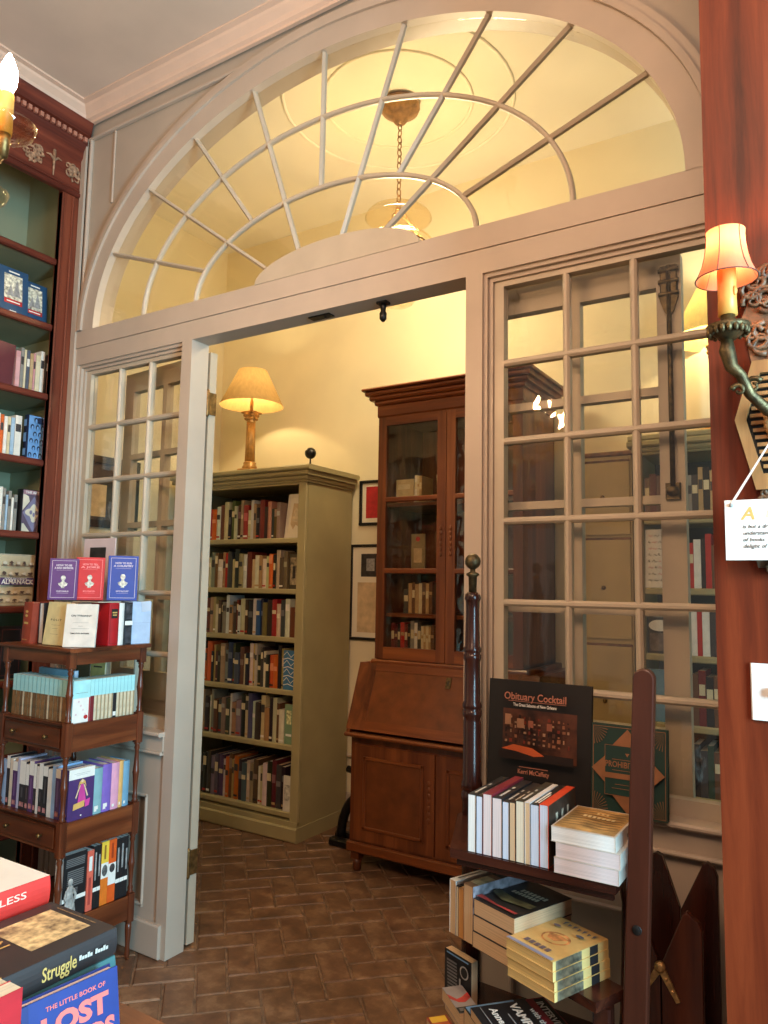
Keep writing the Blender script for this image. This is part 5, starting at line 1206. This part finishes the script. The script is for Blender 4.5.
# --- books on the sill of the right window
SILL = 0.8865
BARP = M('bar_photo', (70, 40, 28), 0.4, 0.5, 18)
r_ = random.Random(3)
CPI = M('copper_ink',(190,122,98),0.45)
ob = [('r',0.15,0.33,0.87,0.75,BARP)]
for i in range(14):
    for j in range(6):
        a = 0.17+0.049*i; b = 0.46+0.042*j
        ob.append(('r',a+r_.uniform(0,0.012),b,a+r_.uniform(0.016,0.034),b+r_.uniform(0.010,0.036),M(*[('bottle_glint',(150,96,66),0.4),('bottle_dim',(88,52,38),0.4),('bottle_red',(124,48,30),0.4),('bottle_dark',(48,30,24),0.4),('bottle_pale',(168,130,100),0.4),('bottle_dim',(88,52,38),0.4)][r_.randint(0,5)])))
ob += [('r',0.15,0.33,0.87,0.40,M('dark_counter',(34,20,16),0.4)), ('p',[(0.18,0.41),(0.30,0.455),(0.48,0.44),(0.60,0.385),(0.50,0.37),(0.32,0.40)],M('counter_glow',(196,92,48),0.4)),
       ('r',0.21,0.62,0.27,0.71,M('lit_poster',(164,118,88),0.5)), ('r',0.33,0.60,0.40,0.68,M('lit_poster',(164,118,88),0.5)), ('r',0.44,0.61,0.49,0.67,M('lit_poster_two',(150,88,66),0.5)), ('r',0.62,0.60,0.67,0.66,M('lit_poster_two',(150,88,66),0.5)),
       ('t','Obituary Cocktail',0.5,0.865,0.030,0.60,CPI,0.012), ('r',0.24,0.825,0.80,0.829,CPI),
       ('t','The Great Saloons of New Orleans',0.5,0.795,0.013,0.42,WHITE,0.02), ('r',0.36,0.272,0.64,0.277,CPI), ('t','Kerri McCaffety',0.5,0.235,0.018,0.30,CPI)]
COCK = (28, 22, 20)
book('large black book with a bar scene, leaning on the right window sill', (-0.957, 2.160, SILL), lean_basis(F_Y,(1,0,0),-4.0), 0.016, 0.318, 0.338, COCK, PG, True, art={'front': ob})
BZ = M('bronze_foil', (162, 110, 76), 0.4, 0.05, 30, metal=0.3); DG = M('bottle_green_print', (30, 58, 52), 0.45)
def fan_lines(a, b, sa, sb):
    return [('p',[(a,b),(a+sa*0.2*math.cos(w),b+sb*0.2*math.sin(w)),(a+sa*0.2*math.cos(w+0.04),b+sb*0.2*math.sin(w+0.04))],BZ) for w in [0.1+0.19*k for k in range(8)]]
pb = [('b',0.02,0.02,0.98,0.98,0.008,BZ)] + fan_lines(0.03,0.03,1,1) + fan_lines(0.97,0.03,-1,1) + fan_lines(0.03,0.97,1,-1) + fan_lines(0.97,0.97,-1,-1)
pb += [('p',[(0.5,0.97),(0.28,0.76),(0.72,0.76)],BZ), ('p',[(0.5,0.03),(0.28,0.24),(0.72,0.24)],BZ), ('p',[(0.02,0.5),(0.24,0.68),(0.24,0.32)],BZ), ('p',[(0.98,0.5),(0.76,0.68),(0.76,0.32)],BZ),
       ('r',0.2,0.22,0.8,0.78,DG), ('b',0.2,0.22,0.8,0.78,0.006,BZ), ('p',[(0.5,0.66),(0.47,0.70),(0.53,0.70)],BZ), ('t','PROHIBITION',0.47,0.565,0.022,0.52,BZ,0.02), ('r',0.3,0.62,0.7,0.626,BZ), ('r',0.3,0.50,0.7,0.506,BZ), ('r',0.16,0.41,0.84,0.47,BZ), ('r',0.34,0.345,0.66,0.35,BZ), ('r',0.3,0.30,0.7,0.305,BZ)]
book('dark green and bronze book on the sill behind the tall plank', (-0.636, 2.160, SILL), lean_basis(F_Y,(1,0,0),-4.0), 0.022, 0.205, 0.238, (30,58,52), PG, True, art={'front': pb})

# --- book stand, upper shelf: books stood on their fore edges, spines up
SU = ((1,0,0),(0,0,-1),(0,1,0))
z1 = 0.8665
row = [('black',0.022,(30,28,30),PGW,0.135),('slim black',0.018,(40,36,42),PGB,0.134),('crimson',0.024,(124,34,46),PGP,0.142),('dark, pale-lettered',0.026,(36,32,34),PGP,0.137),('charcoal',0.018,(46,42,42),PGB,0.132),
       ('brown-black',0.016,(54,44,38),PGT,0.133),('dark olive',0.022,(66,60,48),PG,0.139),('white-spined',0.014,(232,226,222),PGT,0.139),('black, white-lettered',0.022,(30,28,30),PGB,0.137),('orange-red',0.022,(222,74,40),PGB,0.140)]
x = -0.808; SPN = M('spine_lettering', (196, 188, 178), 0.5)
for k, (nm_, t_, c_, p_, w_) in enumerate(row):
    ops = [] if nm_ in ('crimson','white-spined','orange-red') else [('r',0.35,0.10,0.6,0.42,SPN),('r',0.35,0.5,0.6,0.58,SPN)]
    if nm_ == 'black, white-lettered': ops = [('r',0.2,0.08,0.45,0.6,WHITE),('r',0.6,0.08,0.75,0.5,WHITE)]
    art = {'spine': ops} if ops else {}
    if nm_ == 'orange-red':
        art['front'] = [('r',0.01,0.01,0.99,0.99,M('dark_green_cover_print',(52,44,38),0.5,0.2,40))] + [('t','BOOKS',0.5,0.8,0.03,0.8,M('faded_letter',(186,178,160),0.6),0.02)][:0] + [('r',0.2,0.25+0.2*i,0.75,0.33+0.2*i,M('faded_letter',(150,142,126),0.6,0.5,80)) for i in range(3)]
    book('%s book standing spine up on the stand\'s upper shelf' % nm_, (x, 1.700, z1+w_), SU, t_-0.0008, w_, 0.205-0.008*(k % 2), c_, p_, art=art); x += t_
# three thick books lying, spines away from the room
FL = lambda deg: ((0,0,1),(-math.cos(math.radians(deg)),-math.sin(math.radians(deg)),0),(math.sin(math.radians(deg)),-math.cos(math.radians(deg)),0))
MAPB = M('parchment_cover_print', (176, 138, 84), 0.5, 0.3, 22)
zz = z1
for k, (nm_, off, pgm) in enumerate((('lowest', 0.0, PGP), ('middle', 0.004, PGP), ('top', -0.006, PGW))):
    art = {'spine': [('r',0.25,0.12,0.5,0.5,M('faint_spine_ink',(120,110,100),0.6)),('r',0.6,0.2,0.75,0.45,M('faint_spine_ink',(120,110,100),0.6))]}
    if nm_ == 'top': art['front'] = [('r',0.03,0.03,0.97,0.97,MAPB)] + [('p',[(0.06,0.14+0.1*i),(0.3,0.17+0.1*i),(0.6,0.12+0.1*i),(0.94,0.16+0.1*i),(0.94,0.145+0.1*i),(0.6,0.105+0.1*i),(0.3,0.15+0.1*i),(0.06,0.125+0.1*i)],M('dark_map_ink',(96,70,40),0.6)) for i in range(8)] + [('r',0.2+0.075*i,0.42,0.25+0.075*i,0.50,M('pale_map_letter',(222,200,150),0.5)) for i in range(7)] + [('r',0.34+0.075*i,0.30,0.38+0.075*i,0.36,M('pale_map_letter',(222,200,150),0.5)) for i in range(3)]
    book('thick pale-spined paperback lying on the upper shelf, %s of three%s' % (nm_, ' with a mottled tan cover' if nm_ == 'top' else ''), (-0.444+off, 1.885, zz), FL(0), 0.033, 0.145, 0.195, (212,202,190), pgm, art=art); zz += 0.0335

# --- tier two, turned 22 degrees
PO = Vector((-0.932, 1.985, 0)) + O2          # front left corner in the world
def at2(a, b, z): p = PO + E1*a + E2*b; return (p.x, p.y, z)
SU22 = (tuple(E1), (0,0,-1), tuple(E2))
zt2 = 0.6195
a = 0.0
for k, (nm_, t_, c_, p_, w_, l_) in enumerate((('white-spined',0.024,(226,220,212),PGT,0.132,0.20),('black',0.010,(24,24,28),PG,0.122,0.19),('orange-paged tan',0.020,(176,130,84),pages('orange_page_edges',(200,140,80)),0.120,0.19),('picture-covered thick',0.034,(150,110,80),PGT,0.138,0.20))):
    art = {}
    if k == 3: art = {'front': [('r',0.0,0.0,1,1,M('pale_scene_print',(166,164,176),0.5,0.4,16)),('r',0.0,0.0,0.35,1,M('pale_scene_band',(128,124,132),0.5,0.4,30))], 'spine': [('r',0,0.1,1,0.4,M('peach_print',(206,160,120),0.5,0.4,30)),('r',0,0.5,1,0.9,M('dark_print_block',(60,50,46),0.5,0.4,30))]}
    if k == 0: art = {'spine': [('r',0.3,0.1,0.6,0.5,M('faint_spine_ink',(120,110,100),0.6))]}
    if k == 2: art = {'spine': [('r',0,0.05,1,0.35,M('peach_print',(206,160,120),0.5,0.4,30)),('r',0,0.5,1,0.7,INK)]}
    book('%s book standing spine up at the left of the stand\'s middle shelf' % nm_, at2(a, 0.0, zt2+w_), SU22, t_-0.0008, w_, l_, c_, p_, art=art); a += t_
def FLr(rev=False):   # lying, front cover up, spine on the left (away) or right
    if rev: return ((0,0,1), tuple(-E1), tuple(-E2))
    return ((0,0,1), tuple(E1), tuple(E2))
zz = zt2
for k, nm_ in enumerate(('lowest','middle','top')):
    art = {'front': [('r',0.02,0.02,0.98,0.98,M('dark_cover_scene',(48,42,36),0.45,0.4,16))] + [('r',0.25+0.09*i,0.62,0.31+0.09*i,0.70,M('cream_letter',(206,196,170),0.5)) for i in range(7)] + [('r',0.2+0.08*i,0.50,0.255+0.08*i,0.57,M('cream_letter',(206,196,170),0.5)) for i in range(8)] + [('p',[(0.03,0.3),(0.4,0.2),(0.97,0.28),(0.97,0.40),(0.5,0.36),(0.03,0.42)],M('mossy_print',(104,98,66),0.5,0.4,20)), ('p',[(0.03,0.12),(0.5,0.06),(0.97,0.08),(0.97,0.03),(0.03,0.03)],M('dull_red_print',(150,56,50),0.5,0.3,30))]} if nm_ == 'top' else {}
    book('thick tan-paged paperback lying on the middle shelf, %s of three%s' % (nm_, ' with a dark lettered cover' if art else ''), at2(a+0.003, -0.004+0.002*k, zz), FLr(), 0.0375, 0.138, 0.205, (54,48,46), PGT, art=art); zz += 0.038
a += 0.003+0.138+0.004
zz = zt2
for k, nm_ in enumerate(('lowest','second','third','top')):
    art = {'spine': [('r',0.02,0.2,0.98,0.35,M('black_spine_patch',(40,38,40),0.5)),('r',0.02,0.5,0.98,0.95,M('mottled_spine_print',(104,96,78),0.5,0.4,60))]}
    if nm_ == 'top': art['front'] = [('r',0.0,0.0,1,1,M('buff_cover_print',(222,180,110),0.5,0.06,20)),('e',0.5,0.52,0.26,0.16,M('buff_line_art',(196,130,76),0.5,0.3,40)),('e',0.5,0.53,0.22,0.13,M('buff_cover_print',(222,180,110),0.5,0.06,20)),('p',[(0.3,0.45),(0.45,0.60),(0.62,0.58),(0.7,0.46),(0.5,0.42)],M('buff_line_art',(196,130,76),0.5,0.3,40)),('r',0.04,0.94,1,1,M('lilac_grey_band',(150,144,160),0.5))] + [('r',0.25+0.11*i,0.80,0.33+0.11*i,0.88,M('mauve_letter',(120,100,104),0.5)) for i in range(5)] + [('p',[(0.1+0.1*i,0.08+0.05*(i%2)),(0.16+0.1*i,0.12),(0.13+0.1*i,0.2)],M('slate_ink',(96,96,104),0.6)) for i in range(7)] + [('e',0.25,0.3,0.08,0.03,M('slate_ink',(96,96,104),0.6)),('e',0.75,0.28,0.07,0.03,M('mauve_letter',(120,100,104),0.5))]
    o = at2(a+0.143-0.002*k, -0.03+0.002*(k % 2)+0.19, zz)
    book('slim buff book at the right of the middle shelf, %s of four%s' % (nm_, ', line-drawn cover' if nm_ == 'top' else ''), o, FLr(True), 0.0195, 0.14, 0.19, (222,188,120), pages('gold_page_edges',(216,186,124)), art=art); zz += 0.020

# --- tier three, turned further
zt3 = 0.4085
BLKB = (26, 26, 30)
C43, S43 = math.cos(math.radians(42)), math.sin(math.radians(42))
G1 = Vector((C43, -S43, 0)); G2 = Vector((S43, C43, 0))
VB = ((0,0,1), tuple(G1), tuple(G2))
def at3(q, a, b, z): p = Vector(q) + G1*a + G2*b; return (p.x, p.y, z)
book('black book with white text standing at the left of the stand\'s lower shelf', (-0.962, 1.925, zt3), rotz_basis(F_Y, -22), 0.024, 0.105, 0.118, BLKB, PGT, art={'front': [('r',0.08,0.93,0.9,0.96,PBLU)] + tl(9,0.2,0.86,0.12,0.5) + [('e',0.78,0.72,0.16,0.14,GREY),('e',0.78,0.72,0.12,0.11,INK),('r',0.6,0.3,0.66,0.55,GREY)]})
Q = (-0.945, 1.838, 0)
book('thick plain red-brown book lying lowest on the stand\'s lower shelf', at3(Q, 0.006, 0.004, zt3), VB, 0.018, 0.115, 0.05, (88,40,36), PGT)
book('book with a grey and red cover lying on the lower shelf beside the black book', at3(Q, 0.0, 0.0, zt3+0.0185), VB, 0.030, 0.122, 0.055, (150,138,134), PGT, art={'front': [('p',[(0.25,0),(0.5,0.3),(0.45,0.6),(0.3,1),(0.5,1),(0.65,0.6),(0.62,0.3),(0.45,0)],M('red_smear',(170,52,44),0.5,0.3,30)),('r',0.8,0,1,1,INK),('r',0.84,0.1,0.95,0.8,M('dim_text',(112,110,110),0.6))]})
book('black book with a pale blue lettered band on the lower shelf', at3(Q, 0.125, 0.01, zt3), VB, 0.064, 0.11, 0.165, BLKB, PGT, art={'front': [('r',0.02,0.02,0.45,0.80,PBLU),('t','S',0.22,0.14,0.030,None,WHITE),('r',0.15,0.35,0.35,0.39,WHITE),('r',0.15,0.5,0.32,0.54,WHITE),('t','A',0.22,0.9,0.030,None,WHITE)]})
book('black and red paperback with bold white lettering at the front of the lower shelf', at3(Q, 0.172, 0.008, zt3+0.0645), VB, 0.022, 0.165, 0.195, (30,28,30), PGT, art={'front': [('r',0.0,0.74,1,1,M('blood_red_print',(130,26,36),0.45,0.4,14)),('r',0.03,0.84,0.97,0.98,INK),('t','INTERVIEW',0.52,0.88,0.024,0.82,WHITE,0.03),('t','with the',0.5,0.72,0.020,0.5,WHITE,0.03),('t','VAMPIRE',0.5,0.53,0.030,0.86,WHITE,0.04),('r',0.3,0.38,0.7,0.395,GREY),('t','Anne Rice',0.5,0.24,0.026,0.76,WHITE,0.03),('r',0.06,0.1,0.94,0.11,GREY)]})
book('red and yellow book lying low by the book stand at the bottom edge', (-1.065, 1.975, 0.1205), VB, 0.165, 0.065, 0.06, (150,60,44), PGT, art={'front': [('r',0.05,0.1,0.5,0.9,M('yellow_print',(238,196,66),0.5)),('r',0.5,0.1,0.95,0.9,M('rust_print',(196,96,58),0.5))]})

# --- table in the foreground
TZ = 0.7505
FD = ((0,0,1),(-1,0,0),(0,-1,0))      # lying, front cover up, spine to +x, head towards the viewer
z = TZ
for nm_, t_, c_ in (('grey',0.062,(120,112,104)),('brown',0.060,(104,72,52))):
    book('thick %s book lying under the teal book on the foreground table' % nm_, (-1.022, 0.836, z), FD, t_-0.0005, 0.165, 0.20, c_, PG, True); z += t_
book('teal hardback lying under the dark framed-picture book on the table', (-1.016, 0.836, z), FD, 0.036, 0.168, 0.205, (60,104,106), PG, True); z += 0.0365
CROWD = M('crowd_photo', (196, 158, 116), 0.5, 0.42, 60)
book('dark hardback with a tan crowd picture on top of the foreground pile', (-1.018, 0.838, z), FD, 0.041, 0.170, 0.205, (50,44,44), PG, True, art={
    'front': [('r',0.22,0.10,0.84,0.60,CROWD),('r',0.22,0.045,0.82,0.056,M('tiny_gold_text',(120,98,70),0.6,0.5,300)),('t','New',0.66,0.70,0.045,0.4,GOLD,0.01)],
    'spine_side': [('t','Struggle',0.50,0.48,0.028,0.28,GOLD,0.015)] + [('r',0.66+0.022*i,0.44,0.68+0.022*i,0.56 if i % 3 else 0.62,SPN) for i in range(11) if i != 5]})
# red and white pile to the left of it
z = TZ
for nm_, t_, c_ in (('blue-grey',0.080,(110,120,132)),('ochre',0.066,(172,140,84))):
    book('thick %s book at the bottom of the red pile on the table' % nm_, (-1.205, 0.838, z), FD, t_-0.0005, 0.16, 0.22, c_, PG, True); z += t_
for nm_, t_, c_, dx in (('pale pink',0.020,(226,200,214),0.0),('thin crimson',0.012,(190,36,50),-0.004),('thin cream',0.004,(222,206,160),-0.004),('thin grey',0.012,(112,108,100),-0.006)):
    book('%s book in the pile left of the crowd-picture book' % nm_, (-1.197+dx, 0.842, z), FD, t_-0.0005, 0.155, 0.225, c_, PGW); z += t_
book('red hardback with a white lettered spine on top of the left foreground pile', (-1.200, 0.840, z), FD, 0.046, 0.155, 0.225, (212,54,46), PGW, True, art={'spine_side': [('t','SOULLESS',0.55,0.62,0.016,0.5,M('pale_red_ink',(246,190,170),0.5),0.01),('r',0.2,0.2,0.3,0.26,M('pale_red_ink',(246,190,170),0.5))], 'front': [('r',0,0,0.97,1,WHITE)]})
# blue book standing in front
RL = lean_basis(rotz_basis(F_X, -7), (0,1,0), -9)
RED2 = M('salmon_ink', (232, 112, 104), 0.5)
book('blue hardback with big salmon letters leaning on the foreground pile', (-0.976, 0.655, TZ+0.004), RL, 0.022, 0.146, 0.164, (30,52,124), PGP, True, art={'front': [('t','THE LITTLE BOOK OF',0.55,0.90,0.0085,0.62,RED2,0.02),('t','LOST',0.53,0.745,0.036,0.70,RED2,0.05),('t','WORDS',0.52,0.53,0.036,0.86,RED2,0.05),('r',0.2,0.40,0.9,0.408,PBLU),('r',0.25,0.33,0.85,0.335,PBLU),('r',0.0,0.0,0.07,1,M('blue_hinge_print',(24,44,108),0.5))]})
# three uprights at the left edge
for nm_, x, t_, c_, h_, art in (('orange',-1.025,0.034,(222,84,44),0.215,{'spine': [('b',0.12,0.3,0.88,0.92,0.05,INK),('r',0.35,0.35,0.65,0.85,M('dark_orange_ink',(160,60,24),0.5))]}),('yellow',-0.990,0.020,(222,170,86),0.217,{'spine': [('r',0.3,0.3,0.7,0.8,M('brass_ink',(130,96,50),0.5))]}),('red',-0.969,0.030,(190,40,48),0.219,{'front': [('r',0.15,0.72,0.6,0.9,WHITE)]})):
    book('%s book standing at the near left edge of the foreground table' % nm_, (x, 0.545, TZ), BS, t_-0.001, 0.083, h_, c_, PG, art=art)

# ------------------------------------------------------------------ light
def area(name, loc, target, size, size_y, energy, col):
    l = bpy.data.lights.new(name, 'AREA'); l.shape = 'RECTANGLE'; l.size = size; l.size_y = size_y; l.energy = energy; l.color = col
    o = bpy.data.objects.new(name, l); COL.objects.link(o); o.location = loc
    o.rotation_euler = (Vector(target)-Vector(loc)).to_track_quat('-Z', 'Y').to_euler(); return o
area('assumed_daylight', (2.1, 0.5, 1.7), (-2.4, 2.25, 1.2), 0.9, 1.9, 270, (0.44, 0.80, 1.0))  # assumed daylight from the right, a bare area light with no window built
area('room_fill_light', (0.05, -1.0, 3.55), (-1.9, 2.2, 2.0), 0.8, 0.8, 52, (1.0, 0.65, 0.44))  # added warm fill, no fixture stands here
fl_ = bpy.data.lights.new('front_room_fill', 'POINT'); fl_.energy = 34; fl_.color = (1.0, 0.65, 0.43); fl_.shadow_soft_size = 0.15  # added unseen light to brighten the right-hand fanlight bars
fo_ = bpy.data.objects.new('front_room_fill', fl_); COL.objects.link(fo_); fo_.location = (0.4, -0.2, 3.3)
wd = bpy.data.worlds.new('World'); SC.world = wd; wd.use_nodes = True
wd.node_tree.nodes['Background'].inputs['Color'].default_value = (1.0, 0.92, 0.84, 1); wd.node_tree.nodes['Background'].inputs['Strength'].default_value = 0.22

# ------------------------------------------------------------------ camera
cd = bpy.data.cameras.new('Camera'); cd.sensor_fit = 'VERTICAL'; cd.sensor_height = 24.0; cd.lens = 24.0*740.0/1024.0; cd.clip_start = 0.01
cam = bpy.data.objects.new('Camera', cd); COL.objects.link(cam); SC.camera = cam
yaw, pit, rol = math.radians(32.05), math.radians(5.81), math.radians(0.99)
fwd = Vector((-math.sin(yaw)*math.cos(pit), math.cos(yaw)*math.cos(pit), math.sin(pit))); right = Vector((math.cos(yaw), math.sin(yaw), 0)); up = right.cross(fwd)
r2 = right*math.cos(rol) + up*math.sin(rol); u2 = up*math.cos(rol) - right*math.sin(rol)
Rm = Matrix((r2, u2, -fwd)).transposed(); cam.matrix_world = Matrix.Translation((0, 0, 1.5)) @ Rm.to_4x4()

vs = SC.view_settings; vs.view_transform = 'Standard'; vs.look = 'None'; vs.gamma = 1.0; vs.exposure = 0.0; vs.use_curve_mapping = False
SC.cycles.max_bounces = 10; SC.cycles.transparent_max_bounces = 16; SC.cycles.caustics_reflective = False; SC.cycles.caustics_refractive = False
SC.cycles.sample_clamp_indirect = 4.0
